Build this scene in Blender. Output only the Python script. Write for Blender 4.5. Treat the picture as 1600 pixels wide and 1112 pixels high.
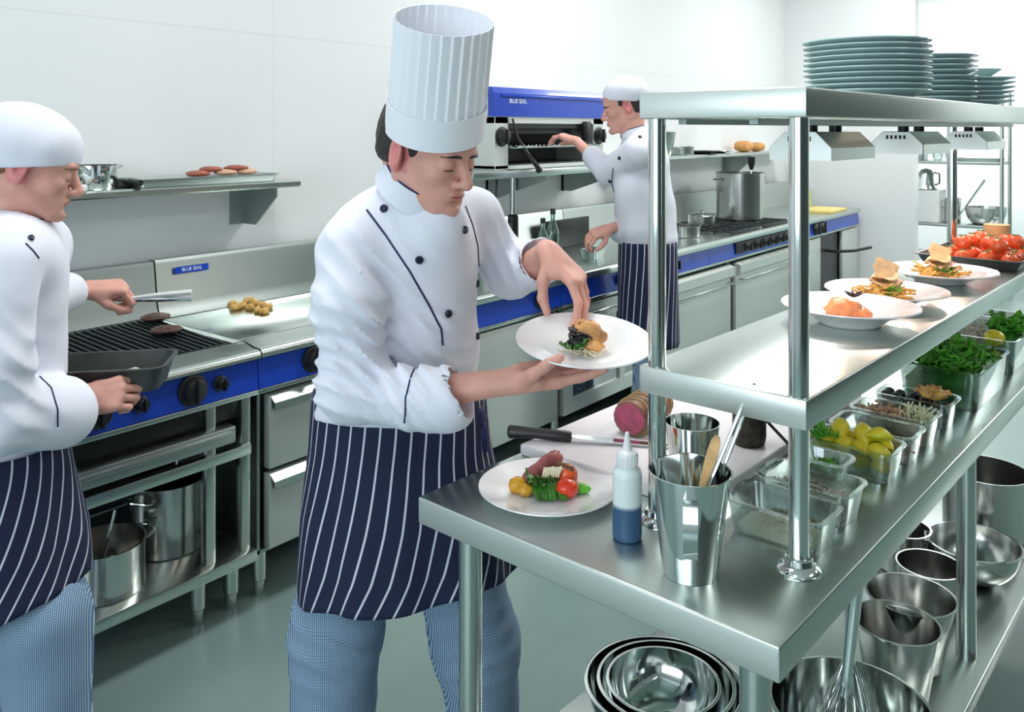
import bpy, bmesh, math, random
import numpy as np
from mathutils import Vector, Matrix, Euler, noise as mnoise
from mathutils.bvhtree import BVHTree
for _o in list(bpy.data.objects):
    bpy.data.objects.remove(_o)
random.seed(7)
PI = math.pi
scn = bpy.context.scene
COL = scn.collection

# ---------------------------------------------------------------- camera
F_PX, HY, CAMH = 1336.0, 203.0, 1.62
YAW = math.atan2(1070.0, F_PX)
SN, CS = math.sin(YAW), math.cos(YAW)
cam_d = bpy.data.cameras.new('camera'); cam = bpy.data.objects.new('camera', cam_d); COL.objects.link(cam)
cam_d.sensor_width = 36.0; cam_d.lens = F_PX / 1600 * 36.0
cam_d.shift_y = -(556.0 - HY) / 1600
cam_d.clip_start = 0.05
cam.location = (0, 0, CAMH)
cam.rotation_euler = (PI / 2, 0, math.atan2(-CS, SN))
scn.camera = cam

# ---------------------------------------------------------------- colour management, world, lights
vs = scn.view_settings
vs.view_transform = 'Standard'; vs.look = 'None'; vs.gamma = 1.0; vs.use_curve_mapping = False
vs.exposure = 0.0
world = bpy.data.worlds.new('world'); scn.world = world; world.use_nodes = True
world.node_tree.nodes['Background'].inputs[0].default_value = (.62, .82, 1, 1)
world.node_tree.nodes['Background'].inputs[1].default_value = 0.6

def area(name, loc, size, power, color, target):
    l = bpy.data.lights.new(name, 'AREA'); l.shape = 'RECTANGLE'; l.size, l.size_y = size
    l.energy = power; l.color = color
    o = bpy.data.objects.new(name, l); COL.objects.link(o); o.location = loc
    d = Vector(target) - Vector(loc); o.rotation_euler = d.to_track_quat('-Z', 'Y').to_euler()
    return o
ROOM = dict(x0=-3.2, x1=12.6, y0=-4.2, y1=3.2, z1=3.55)
CEIL_LIGHTS = [(-1.2, .6), (1.4, 1.6), (4.2, 1.6), (7.0, 1.6), (-1.2, -2.2), (2.0, -2.2), (5.2, -2.2), (8.6, -1.2), (10.9, 2.5), (10.8, -2.6)]  # entries beyond the partition are added, out of view, to brighten the far room
CEIL_W = 30
WINDOW_W = 100
for (_x, _y) in CEIL_LIGHTS:
    area('ceiling_lamp', (_x, _y, 3.47), (1.15, .55), CEIL_W * (3.6 if _x > 8 else 1.75 if _x > 4 else 1.0 if _x > 1 else .3) * (.35 if _y < -2 and _x < 8 else 1), (1, .985, .97), (_x, _y, 0))
area('window_daylight', (-3.1, .2, 1.75), (4.0, 1.6), WINDOW_W, (.80, .91, 1), (2.5, .6, 1.1))

# ---------------------------------------------------------------- node materials
MATS = {}
def nt(name):
    m = bpy.data.materials.new(name); m.use_nodes = True
    t = m.node_tree; b = t.nodes['Principled BSDF']
    MATS[name] = m
    return m, t, b
def node(t, ty, **kw):
    n = t.nodes.new(ty)
    for k, v in kw.items(): setattr(n, k, v)
    return n
def noisy(t, scale, detail=3, stretch=None, coord='Object'):
    tc = node(t, 'ShaderNodeTexCoord'); mp = node(t, 'ShaderNodeMapping')
    if stretch: mp.inputs['Scale'].default_value = stretch
    t.links.new(tc.outputs[coord], mp.inputs[0])
    n = node(t, 'ShaderNodeTexNoise'); n.inputs['Scale'].default_value = scale; n.inputs['Detail'].default_value = detail
    t.links.new(mp.outputs[0], n.inputs['Vector'])
    return n
def ramp(t, src, stops):
    r = node(t, 'ShaderNodeValToRGB')
    el = r.color_ramp.elements
    while len(el) < len(stops): el.new(.5)
    for e, (p, c) in zip(el, stops):
        e.position = p; e.color = (*c, 1)
    t.links.new(src, r.inputs[0])
    return r
def bump(t, b, src, strength, dist=.002):
    n = node(t, 'ShaderNodeBump'); n.inputs['Strength'].default_value = strength; n.inputs['Distance'].default_value = dist
    t.links.new(src, n.inputs['Height']); t.links.new(n.outputs[0], b.inputs['Normal'])
def mat(name, col, rough=.5, metal=0, var=.12, scale=12, bmp=0, stretch=None, spec=None, sss=0, coat=0, bscale=None, detail=3):
    """plain procedural material: noise-varied colour, optional bump"""
    m, t, b = nt(name)
    b.inputs['Roughness'].default_value = rough; b.inputs['Metallic'].default_value = metal
    n = noisy(t, scale, detail, stretch)
    lo = tuple(c * (1 - var) for c in col); hi = tuple(min(1, c * (1 + var)) for c in col)
    r = ramp(t, n.outputs['Fac'], [(.3, lo), (.7, hi)])
    t.links.new(r.outputs[0], b.inputs['Base Color'])
    if spec is not None: b.inputs['Specular IOR Level'].default_value = spec
    if sss:
        b.inputs['Subsurface Weight'].default_value = sss; b.inputs['Subsurface Radius'].default_value = (.012, .005, .003); b.inputs['Subsurface Scale'].default_value = .6
    if coat: b.inputs['Coat Weight'].default_value = coat
    if bmp:
        n2 = noisy(t, bscale or scale * 4, 4, stretch); bump(t, b, n2.outputs['Fac'], bmp)
    return m
def brushed(name, col, rough, stretch, bmp=.05, metal=1, aniso=0):
    m, t, b = nt(name)
    b.inputs['Metallic'].default_value = metal
    if aniso:
        b.inputs['Anisotropic'].default_value = aniso; tg = node(t, 'ShaderNodeTangent', direction_type='RADIAL', axis='Z'); t.links.new(tg.outputs[0], b.inputs['Tangent'])
    n = noisy(t, 9, 3, stretch)
    r = ramp(t, n.outputs['Fac'], [(.3, tuple(c * .985 for c in col)), (.7, col)])
    t.links.new(r.outputs[0], b.inputs['Base Color'])
    mr = node(t, 'ShaderNodeMapRange'); mr.inputs['To Min'].default_value = rough * .96; mr.inputs['To Max'].default_value = rough * 1.02
    t.links.new(n.outputs['Fac'], mr.inputs['Value']); t.links.new(mr.outputs[0], b.inputs['Roughness'])
    return m
STEEL = brushed('brushed_steel', (.58, .645, .61), .27, (1.5, 60, 60), .02)
STEELV = brushed('brushed_steel_upright', (.60, .65, .62), .24, (60, 60, 1.5), .02)
STEELP = brushed('satin_panel_steel', (.66, .70, .66), .42, (1.5, 60, 60), metal=.72)
STEEL_LIT = brushed('brushed_steel_lit_end', (.78, .82, .78), .42, (60, 1.5, 60), metal=.8, aniso=.6)  # paler copy of the steel, paints window light onto end faces
STEELD = brushed('dark_steel', (.38, .43, .415), .38, (3, 22, 22), .02)
CHROME = brushed('polished_steel', (.72, .77, .75), .09, (2, 2, 8), .015)
POTSTEEL = brushed('pot_steel', (.66, .67, .64), .2, (1.5, 1.5, 20), .03)
BLUE = mat('blue_enamel', (.005, .05, .44), .28, var=.06, coat=.3)
BLACKP = mat('black_plastic', (.012, .013, .014), .38, var=.2)
IRON = mat('seasoned_black_iron', (.026, .034, .037), .48, metal=.4, var=.4, scale=30, bmp=.2)
DARKV = mat('dark_cavity_enamel', (.02, .024, .024), .35, metal=.2, var=.3)
TRAYBLK = mat('black_pan_coating', (.05, .058, .055), .4, metal=.35, var=.3)
PORC = mat('white_porcelain', (.86, .865, .875), .16, var=.015, coat=.4)
PORCG = mat('pale_stoneware', (.50, .66, .67), .25, var=.04, coat=.2)
BOARD = mat('white_board_plastic', (.76, .73, .75), .5, var=.03, scale=6, bmp=.05)
WOOD = mat('pale_wood', (.58, .38, .17), .6, var=.2, scale=8, stretch=(1, 1, 8), bmp=.1)
YELB = mat('yellow_board', (.78, .62, .22), .5, var=.06)
CLOTH = mat('white_cotton', (.80, .815, .90), .9, var=.02, scale=5, bmp=.12, bscale=420)
HATW = mat('white_paper_hat', (.86, .885, .93), .75, var=.01, scale=5)
NAVY = mat('navy_piping', (.012, .016, .085), .6, var=.1)
BUTTON = mat('navy_button', (.008, .011, .035), .35, var=.1)
SKIN = mat('skin', (.70, .355, .285), .5, var=.09, scale=16, sss=.22, bmp=.08, bscale=160)
SKINP = mat('flushed_skin', (.70, .25, .235), .5, var=.1, scale=22, sss=.22, bmp=.08, bscale=160)
LIP = mat('lip', (.60, .25, .215), .45, var=.1, sss=.2)
EYEW = mat('eye_white', (.7, .68, .66), .2, var=.03)
IRIS = mat('eye_iris', (.05, .035, .02), .15, var=.2)
HAIR = mat('dark_brown_hair', (.022, .017, .014), .55, var=.4, scale=60, stretch=(1, 1, 6), bmp=.8, bscale=180)
HAIRB = mat('auburn_hair', (.20, .10, .045), .5, var=.4, scale=50, stretch=(1, 1, 6), bmp=.8, bscale=160)
SHOE = mat('black_shoe_leather', (.015, .015, .016), .35, var=.2)
WPLAST = mat('white_plastic', (.78, .80, .80), .4, var=.02)
WHITEL = mat('white_lettering', (.75, .82, .9), .5, var=.02)
LAMPW = mat('lamp_white', (.8, .8, .8), .4, var=.02)
RED = mat('glowing_red_bulb_glass', (.6, .05, .03), .2, var=.1)

def wallmat(name, col, seams, rough=.3):
    m, t, b = nt(name)
    b.inputs['Roughness'].default_value = rough
    tc = node(t, 'ShaderNodeTexCoord'); sx = node(t, 'ShaderNodeSeparateXYZ'); t.links.new(tc.outputs['Object'], sx.inputs[0])
    n = noisy(t, 1.3, 2)
    r = ramp(t, n.outputs['Fac'], [(.3, tuple(c * .97 for c in col)), (.7, col)])
    prev = None
    for (ax, step, off) in seams:
        a = node(t, 'ShaderNodeMath', operation='ADD'); a.inputs[1].default_value = off; t.links.new(sx.outputs[ax], a.inputs[0])
        d = node(t, 'ShaderNodeMath', operation='PINGPONG'); d.inputs[1].default_value = step / 2; t.links.new(a.outputs[0], d.inputs[0])
        l = node(t, 'ShaderNodeMath', operation='LESS_THAN'); l.inputs[1].default_value = .0035; t.links.new(d.outputs[0], l.inputs[0])
        if prev:
            mx = node(t, 'ShaderNodeMath', operation='MAXIMUM'); t.links.new(prev.outputs[0], mx.inputs[0]); t.links.new(l.outputs[0], mx.inputs[1]); prev = mx
        else: prev = l
    mix = node(t, 'ShaderNodeMix', data_type='RGBA'); t.links.new(prev.outputs[0], mix.inputs[0])
    t.links.new(r.outputs[0], mix.inputs[6]); mix.inputs[7].default_value = (*[c * .92 for c in col], 1)
    t.links.new(mix.outputs[2], b.inputs['Base Color'])
    return m
WALLM = wallmat('white_wall_cladding', (.815, .84, .845), [(0, 1.22, .14), (2, 2.9, .86)])
WALLF = wallmat('painted_wall', (.84, .88, .885), [(1, 2.4, .3)], .5)
WALLDK = mat('dark_wall_for_reflections', (.045, .062, .058), .6, var=.05, scale=3)  # unseen wall, coloured dark so the steel has something dark to reflect
CEILM = mat('ceiling_white', (.8, .8, .8), .8, var=.02)
FLOORM = mat('grey_green_vinyl', (.20, .285, .268), .27, var=.09, scale=1.4, bmp=.06, bscale=90, detail=6)
TRIMM = mat('grey_trim', (.3, .33, .33), .5, var=.05)

def stripes():
    m, t, b = nt('navy_butcher_stripe')
    b.inputs['Roughness'].default_value = .85
    uv = node(t, 'ShaderNodeUVMap'); sx = node(t, 'ShaderNodeSeparateXYZ'); t.links.new(uv.outputs[0], sx.inputs[0])
    fr = node(t, 'ShaderNodeMath', operation='FRACT'); t.links.new(sx.outputs[0], fr.inputs[0])
    l = node(t, 'ShaderNodeMath', operation='LESS_THAN'); l.inputs[1].default_value = .13; t.links.new(fr.outputs[0], l.inputs[0])
    mix = node(t, 'ShaderNodeMix', data_type='RGBA'); t.links.new(l.outputs[0], mix.inputs[0])
    mix.inputs[6].default_value = (.007, .013, .048, 1); mix.inputs[7].default_value = (.62, .66, .74, 1)
    t.links.new(mix.outputs[2], b.inputs['Base Color'])
    n = noisy(t, 300, 2); bump(t, b, n.outputs['Fac'], .15)
    return m
STRIPE = stripes()
def checks():
    m, t, b = nt('small_blue_check_cotton')
    b.inputs['Roughness'].default_value = .9
    tc = node(t, 'ShaderNodeTexCoord'); mp = node(t, 'ShaderNodeMapping'); mp.inputs['Rotation'].default_value = (0, 0, .6)
    t.links.new(tc.outputs['Object'], mp.inputs[0])
    sx = node(t, 'ShaderNodeSeparateXYZ'); t.links.new(mp.outputs[0], sx.inputs[0])
    fac = None
    for ax, k in ((0, 250), (2, 190)):
        a = node(t, 'ShaderNodeMath', operation='MULTIPLY'); a.inputs[1].default_value = k; t.links.new(sx.outputs[ax], a.inputs[0])
        f = node(t, 'ShaderNodeMath', operation='FRACT'); t.links.new(a.outputs[0], f.inputs[0])
        g = node(t, 'ShaderNodeMath', operation='GREATER_THAN'); g.inputs[1].default_value = .5 if ax == 0 else .8; t.links.new(f.outputs[0], g.inputs[0])
        if fac is None: fac = g
        else:
            mx = node(t, 'ShaderNodeMath', operation='MAXIMUM'); t.links.new(fac.outputs[0], mx.inputs[0]); t.links.new(g.outputs[0], mx.inputs[1]); fac = mx
    mix = node(t, 'ShaderNodeMix', data_type='RGBA'); t.links.new(fac.outputs[0], mix.inputs[0])
    mix.inputs[6].default_value = (.43, .55, .66, 1); mix.inputs[7].default_value = (.085, .17, .30, 1)
    t.links.new(mix.outputs[2], b.inputs['Base Color'])
    return m
CHECK = checks()
def clear(name, tint, gloss_rough=.03, amount=.12, edge=.6):
    m = bpy.data.materials.new(name); m.use_nodes = True; t = m.node_tree; t.nodes.clear(); MATS[name] = m
    out = node(t, 'ShaderNodeOutputMaterial'); tr = node(t, 'ShaderNodeBsdfTransparent'); gl = node(t, 'ShaderNodeBsdfGlossy')
    tr.inputs[0].default_value = (*tint, 1); gl.inputs['Roughness'].default_value = gloss_rough; gl.inputs[0].default_value = (.9, .95, .95, 1)
    lw = node(t, 'ShaderNodeLayerWeight'); lw.inputs[0].default_value = .35
    mr = node(t, 'ShaderNodeMapRange'); mr.inputs['To Min'].default_value = amount; mr.inputs['To Max'].default_value = edge
    n = noisy(t, 4, 1); ad = node(t, 'ShaderNodeMath', operation='MULTIPLY'); ad.inputs[1].default_value = .06; t.links.new(n.outputs['Fac'], ad.inputs[0])
    s = node(t, 'ShaderNodeMath', operation='ADD'); t.links.new(lw.outputs['Facing'], mr.inputs['Value']); t.links.new(mr.outputs[0], s.inputs[0]); t.links.new(ad.outputs[0], s.inputs[1])
    mx = node(t, 'ShaderNodeMixShader'); t.links.new(s.outputs[0], mx.inputs[0]); t.links.new(tr.outputs[0], mx.inputs[1]); t.links.new(gl.outputs[0], mx.inputs[2])
    t.links.new(mx.outputs[0], out.inputs[0])
    return m
CLEAR = clear('clear_polycarbonate', (.90, .94, .93), amount=.10, edge=.75)
GLASS = clear('oven_glass', (.35, .4, .4), amount=.2)
BOTG = clear('bottle_glass', (.6, .75, .66), amount=.12)
def frosted():
    m, t, b = nt('milky_bottle_plastic')
    b.inputs['Base Color'].default_value = (.80, .87, .86, 1); b.inputs['Roughness'].default_value = .35
    b.inputs['Subsurface Weight'].default_value = .3; b.inputs['Subsurface Radius'].default_value = (.01, .01, .01)
    sx = node(t, 'ShaderNodeSeparateXYZ'); tc = node(t, 'ShaderNodeTexCoord'); t.links.new(tc.outputs['Object'], sx.inputs[0])
    n = noisy(t, 9, 2); a = node(t, 'ShaderNodeMath', operation='MULTIPLY_ADD'); a.inputs[1].default_value = .004; t.links.new(n.outputs['Fac'], a.inputs[0]); t.links.new(sx.outputs[2], a.inputs[2])
    r = ramp(t, a.outputs[0], [(.060, (.035, .10, .20)), (.066, (.72, .80, .79))])
    t.links.new(r.outputs[0], b.inputs['Base Color'])
    return m
SAUCE = frosted()

# ---------------------------------------------------------------- mesh helpers
def box(bm, x0, x1, y0, y1, z0, z1, bev=0, M=None):
    v = [bm.verts.new((x, y, z)) for x in (x0, x1) for y in (y0, y1) for z in (z0, z1)]
    fs = [(0, 1, 3, 2), (4, 6, 7, 5), (0, 4, 5, 1), (2, 3, 7, 6), (0, 2, 6, 4), (1, 5, 7, 3)]
    F = [bm.faces.new([v[i] for i in f]) for f in fs]
    if bev:
        es = list({e for f in F for e in f.edges})
        r = bmesh.ops.bevel(bm, geom=es, offset=bev, segments=2, affect='EDGES', profile=.5)
        v = list({w for f in r['faces'] for w in f.verts} | {w for w in v if w.is_valid})
    if M is not None: bmesh.ops.transform(bm, matrix=M, verts=[w for w in v if w.is_valid])
    return bm
def loft(bm, rings, cap0=True, cap1=True, closed=True, M=None):
    R = []
    for r in rings:
        R.append([bm.verts.new(M @ Vector(p) if M is not None else p) for p in r])
    n = len(R[0])
    for a, b in zip(R, R[1:]):
        for i in range(n if closed else n - 1):
            j = (i + 1) % n
            bm.faces.new((a[i], a[j], b[j], b[i]))
    if cap0: bm.faces.new(list(reversed(R[0])))
    if cap1: bm.faces.new(R[-1])
    return R
def circ(r, z, n=32, cx=0, cy=0, sy=1, ph=0):
    return [(cx + r * math.cos(2 * PI * i / n + ph), cy + r * sy * math.sin(2 * PI * i / n + ph), z) for i in range(n)]
def lathe(bm, prof, n=32, cap0=False, cap1=False, M=None, sy=1):
    """prof = [(r,z),...]; r=0 ends are closed with tiny ring caps"""
    return loft(bm, [circ(max(r, 1e-4), z, n, sy=sy) for r, z in prof], cap0 or prof[0][0] <= 1e-4, cap1 or prof[-1][0] <= 1e-4, True, M)
def rrect(hx, hy, r, z, n=5, cx=0, cy=0):
    out = []
    r = min(r, hx - 1e-4, hy - 1e-4)
    for q, (sx, sy) in enumerate(((1, 1), (-1, 1), (-1, -1), (1, -1))):
        for k in range(n + 1):
            a = PI / 2 * (q + k / n)
            out.append((cx + sx * (hx - r) + r * math.cos(a), cy + sy * (hy - r) + r * math.sin(a), z))
    return out
def frame_at(p, q):
    d = (Vector(q) - Vector(p)); L = d.length; d.normalize()
    return Matrix.Translation(p) @ d.to_track_quat('Z', 'Y').to_matrix().to_4x4(), L
def cyl(bm, p, q, r0, r1=None, n=16, cap=True):
    M, L = frame_at(p, q); r1 = r0 if r1 is None else r1
    loft(bm, [circ(r0, 0, n), circ(r1, L, n)], cap, cap, True, M)
    return bm
def tube(bm, pts, r, n=8, rad=None, cap=True):
    pts = [Vector(p) for p in pts]; rings = []; up = None
    for i, p in enumerate(pts):
        d = (pts[min(i + 1, len(pts) - 1)] - pts[max(i - 1, 0)]).normalized()
        if up is None:
            up = d.orthogonal().normalized()
        up = (up - d * up.dot(d)).normalized(); s = d.cross(up)
        rr = rad[i] if rad else r
        rings.append([p + (up * math.cos(2 * PI * k / n) + s * math.sin(2 * PI * k / n)) * rr for k in range(n)])
    loft(bm, rings, cap, cap)
    return bm
def arc(c, r, a0, a1, n, ax='xz'):
    o = []
    for i in range(n + 1):
        a = a0 + (a1 - a0) * i / n; u, v = r * math.cos(a), r * math.sin(a)
        o.append({'xz': (c[0] + u, c[1], c[2] + v), 'xy': (c[0] + u, c[1] + v, c[2]), 'yz': (c[0], c[1] + u, c[2] + v)}[ax])
    return o
def prism(bm, poly, y0, y1, ax='xz', M=None):
    f = {'xz': lambda u, v, w: (u, w, v), 'xy': lambda u, v, w: (u, v, w), 'yz': lambda u, v, w: (w, u, v)}[ax]
    loft(bm, [[f(u, v, y0) for u, v in poly], [f(u, v, y1) for u, v in poly]], True, True, True, M)
    return bm
def B(): return bmesh.new()
def lit_end_faces(bm):
    """give the end faces towards the window the second material, a paler steel with the light painted in"""
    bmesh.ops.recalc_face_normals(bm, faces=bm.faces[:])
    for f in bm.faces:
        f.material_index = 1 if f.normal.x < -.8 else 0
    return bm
def obj(name, bm, m, parent=None, smooth=True, angle=35, loc=None, rotz=None):
    bmesh.ops.recalc_face_normals(bm, faces=bm.faces[:])
    me = bpy.data.meshes.new(name); bm.to_mesh(me); bm.free()
    for mm in (m if isinstance(m, (list, tuple)) else [m]): me.materials.append(mm)
    o = bpy.data.objects.new(name, me); COL.objects.link(o)
    if smooth:
        me.shade_smooth()
        if angle and angle < 179: me.set_sharp_from_angle(angle=math.radians(angle))
    if parent: o.parent = parent
    if loc is not None: o.location = loc
    if rotz is not None: o.rotation_euler = (0, 0, rotz)
    return o
def tag(o, label=None, cat=None, group=None, kind=None):
    if label: o['label'] = label
    if cat: o['category'] = cat
    if group: o['group'] = group
    if kind: o['kind'] = kind
    return o
def thing(name, label, cat, loc=(0, 0, 0), rotz=0, group=None, rot=None):
    o = bpy.data.objects.new(name, None); COL.objects.link(o); o.empty_display_size = .05
    o.location = loc; o.rotation_euler = rot if rot is not None else (0, 0, rotz)
    return tag(o, label, cat, group)
def dup(root, loc, rotz=0, label=None, group=None, rot=None):
    def cp(o, par):
        c = o.copy(); COL.objects.link(c)
        if par: c.parent = par
        for ch in list(o.children): cp(ch, c)
        return c
    r = cp(root, None); r.location = loc; r.rotation_euler = rot if rot is not None else (0, 0, rotz)
    if label: r['label'] = label
    if group: r['group'] = group
    return r
def text_mesh(name, txt, size, m, parent, loc, rot, depth=.0008, label=None):
    cu = bpy.data.curves.new(name, 'FONT'); cu.body = txt; cu.size = size; cu.extrude = depth; cu.align_x = 'CENTER'; cu.align_y = 'CENTER'
    t = bpy.data.objects.new(name, cu); COL.objects.link(t)
    dg = bpy.context.evaluated_depsgraph_get()
    me = bpy.data.meshes.new_from_object(t.evaluated_get(dg)); bpy.data.objects.remove(t)
    me.materials.clear(); me.materials.append(m)
    o = bpy.data.objects.new(name, me); COL.objects.link(o); o.parent = parent; o.location = loc; o.rotation_euler = rot
    return o

# camera-relative frame: r = metres to the right, d = metres ahead, h = height
def W(r, d, h=0): return Vector((r * SN + d * CS, -r * CS + d * SN, h))
def WD(r, d, u): return Vector((r * SN + d * CS, -r * CS + d * SN, u))
def J(px, py, d): return W((px - 800) / F_PX * d, d, CAMH - (py - HY) * d / F_PX)

# ---------------------------------------------------------------- signed-distance sculpting (for bodies, clothes, food)
class SDF:
    def __init__(s, lo, hi, h):
        s.lo = np.array(lo, float); s.h = h
        s.n = np.maximum(np.ceil((np.array(hi, float) - s.lo) / h).astype(int), 4)
        s.f = np.full(tuple(s.n), 1.0, np.float32)
    def _sub(s, lo, hi, m):
        a = np.clip(np.floor((np.array(lo) - m - s.lo) / s.h).astype(int), 0, s.n)
        b = np.clip(np.ceil((np.array(hi) + m - s.lo) / s.h).astype(int) + 1, 0, s.n)
        sl = tuple(slice(i, j) for i, j in zip(a, b))
        ax = [(np.arange(i, j) * s.h + o).astype(np.float32) for i, j, o in zip(a, b, s.lo)]
        if any(len(q) == 0 for q in ax): return None, None
        return sl, np.meshgrid(*ax, indexing='ij')
    def _mix(s, sl, d, k, sub):
        a = s.f[sl]
        if sub: d = -d
        if k > 0:
            hh = np.maximum(k - np.abs(a - d), 0) / k
            s.f[sl] = (np.maximum(a, d) + hh * hh * k * .25) if sub else (np.minimum(a, d) - hh * hh * k * .25)
        else: s.f[sl] = np.maximum(a, d) if sub else np.minimum(a, d)
    def cone(s, a, b, ra, rb, k=.02, sub=False, sq=None):
        """round cone from a to b; sq=(axis vector, factor) flattens it across that axis"""
        a = np.array(a, float); b = np.array(b, float); m = max(ra, rb) * (max(1, sq[1]) if sq else 1) + k + 2 * s.h
        sl, g = s._sub(np.minimum(a, b), np.maximum(a, b), m)
        if sl is None: return s
        ab = b - a; L2 = max(float(ab @ ab), 1e-9)
        q = [g[i] - a[i] for i in range(3)]
        t = np.clip((q[0] * ab[0] + q[1] * ab[1] + q[2] * ab[2]) / L2, 0, 1)
        e = [q[i] - t * ab[i] for i in range(3)]
        if sq:
            u = np.array(sq[0], float); u /= np.linalg.norm(u)
            dd = e[0] * u[0] + e[1] * u[1] + e[2] * u[2]
            e = [e[i] + dd * u[i] * (1 / sq[1] - 1) for i in range(3)]
        d = np.sqrt(e[0] ** 2 + e[1] ** 2 + e[2] ** 2) - (ra + (rb - ra) * t)
        s._mix(sl, d, k, sub); return s
    def ell(s, c, r, R=None, k=.02, sub=False, cut=None):
        c = np.array(c, float); r = np.array(r, float); m = r.max() + k + 2 * s.h
        sl, g = s._sub(c, c, m)
        if sl is None: return s
        q = [g[i] - c[i] for i in range(3)]
        if R is not None:
            R = np.array(R)
            q = [q[0] * R[0][i] + q[1] * R[1][i] + q[2] * R[2][i] for i in range(3)]
        k0 = np.sqrt(sum((q[i] / r[i]) ** 2 for i in range(3))) + 1e-6
        k1 = np.sqrt(sum((q[i] / r[i] ** 2) ** 2 for i in range(3))) + 1e-6
        d = k0 * (k0 - 1) / k1
        if cut is not None:
            d = np.maximum(d, q[0] * cut[0] + q[1] * cut[1] + q[2] * cut[2] - cut[3])
        s._mix(sl, d, k, sub); return s
    def half(s, p, n, k=0.0):
        """cut away everything on the side n points to"""
        g = np.meshgrid(*[(np.arange(m) * s.h + o).astype(np.float32) for m, o in zip(s.n, s.lo)], indexing='ij')
        n = np.array(n, float); n /= np.linalg.norm(n)
        d = sum((g[i] - p[i]) * n[i] for i in range(3)); s.f = np.maximum(s.f, d.astype(np.float32)); return s
    def wrinkle(s, amp, freq, seed=0, pts=None):
        """fold-like displacement; pts = [(centre, radius, direction, wavelength, amp)] for sharp creases"""
        g = np.meshgrid(*[(np.arange(m) * s.h + o).astype(np.float32) for m, o in zip(s.n, s.lo)], indexing='ij')
        rs = np.random.RandomState(seed); d = np.zeros_like(s.f)
        for i in range(5):
            v = rs.normal(size=3); v /= np.linalg.norm(v); w = rs.normal(size=3) * .6
            ph = rs.uniform(0, 6.28); fr = freq * (1 + .5 * i)
            warp = np.sin(sum(g[j] * w[j] for j in range(3)) * freq * .9 + ph)
            d += np.sin(sum(g[j] * v[j] for j in range(3)) * fr + 1.6 * warp + ph) / (1 + .5 * i)
        s.f += (d * amp * .5).astype(np.float32)
        for (c, r, dr, wl, am) in (pts or []):
            q = [g[j] - c[j] for j in range(3)]; rr = q[0] ** 2 + q[1] ** 2 + q[2] ** 2
            wgt = np.exp(-rr / (r * r)); dr = np.array(dr, float); dr /= np.linalg.norm(dr)
            warp = np.sin(q[0] * 23 + q[1] * 17 + q[2] * 9) * .9
            s.f += (np.abs(np.sin(sum(q[j] * dr[j] for j in range(3)) * PI / wl + warp)) * wgt * am).astype(np.float32)
        return s
    def mesh(s):
        f = s.f; ins = f < 0
        nx, ny, nz = f.shape
        c = np.zeros((nx - 1, ny - 1, nz - 1), np.int8)
        cor = [(i, j, k) for i in (0, 1) for j in (0, 1) for k in (0, 1)]
        for i, j, k in cor: c += ins[i:nx - 1 + i, j:ny - 1 + j, k:nz - 1 + k]
        act = (c > 0) & (c < 8); idx = np.argwhere(act)
        vid = np.full(act.shape, -1, np.int64); vid[tuple(idx.T)] = np.arange(len(idx))
        acc = np.zeros((len(idx), 3)); cnt = np.zeros(len(idx))
        I = idx.T
        for a in cor:
            for ax in range(3):
                if a[ax]: continue
                b = list(a); b[ax] = 1
                fa = f[I[0] + a[0], I[1] + a[1], I[2] + a[2]]; fb = f[I[0] + b[0], I[1] + b[1], I[2] + b[2]]
                cr = (fa < 0) != (fb < 0)
                t = np.where(cr, fa / np.where(cr, fa - fb, 1), 0)
                p = np.array(a, float)[None, :].repeat(len(idx), 0); p[:, ax] += t
                acc[cr] += p[cr]; cnt[cr] += 1
        V = (idx + acc / cnt[:, None]) * s.h + s.lo
        Fs = []
        for ax in range(3):
            o = [k for k in range(3) if k != ax]
            A = np.take(ins, range(0, f.shape[ax] - 1), ax); Bq = np.take(ins, range(1, f.shape[ax]), ax)
            e = np.argwhere(A != Bq)
            e = e[(e[:, o[0]] > 0) & (e[:, o[1]] > 0) & (e[:, o[0]] < f.shape[o[0]] - 1) & (e[:, o[1]] < f.shape[o[1]] - 1)]
            if not len(e): continue
            q = []
            for d0, d1 in ((0, 0), (-1, 0), (-1, -1), (0, -1)):
                z = e.copy(); z[:, o[0]] += d0; z[:, o[1]] += d1; q.append(vid[tuple(z.T)])
            q = np.stack(q, 1)
            sgn = ins[tuple(e.T)]
            if ax == 1: sgn = ~sgn
            q[~sgn] = q[~sgn][:, ::-1]
            Fs.append(q[(q >= 0).all(1)])
        return V, np.concatenate(Fs)
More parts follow.
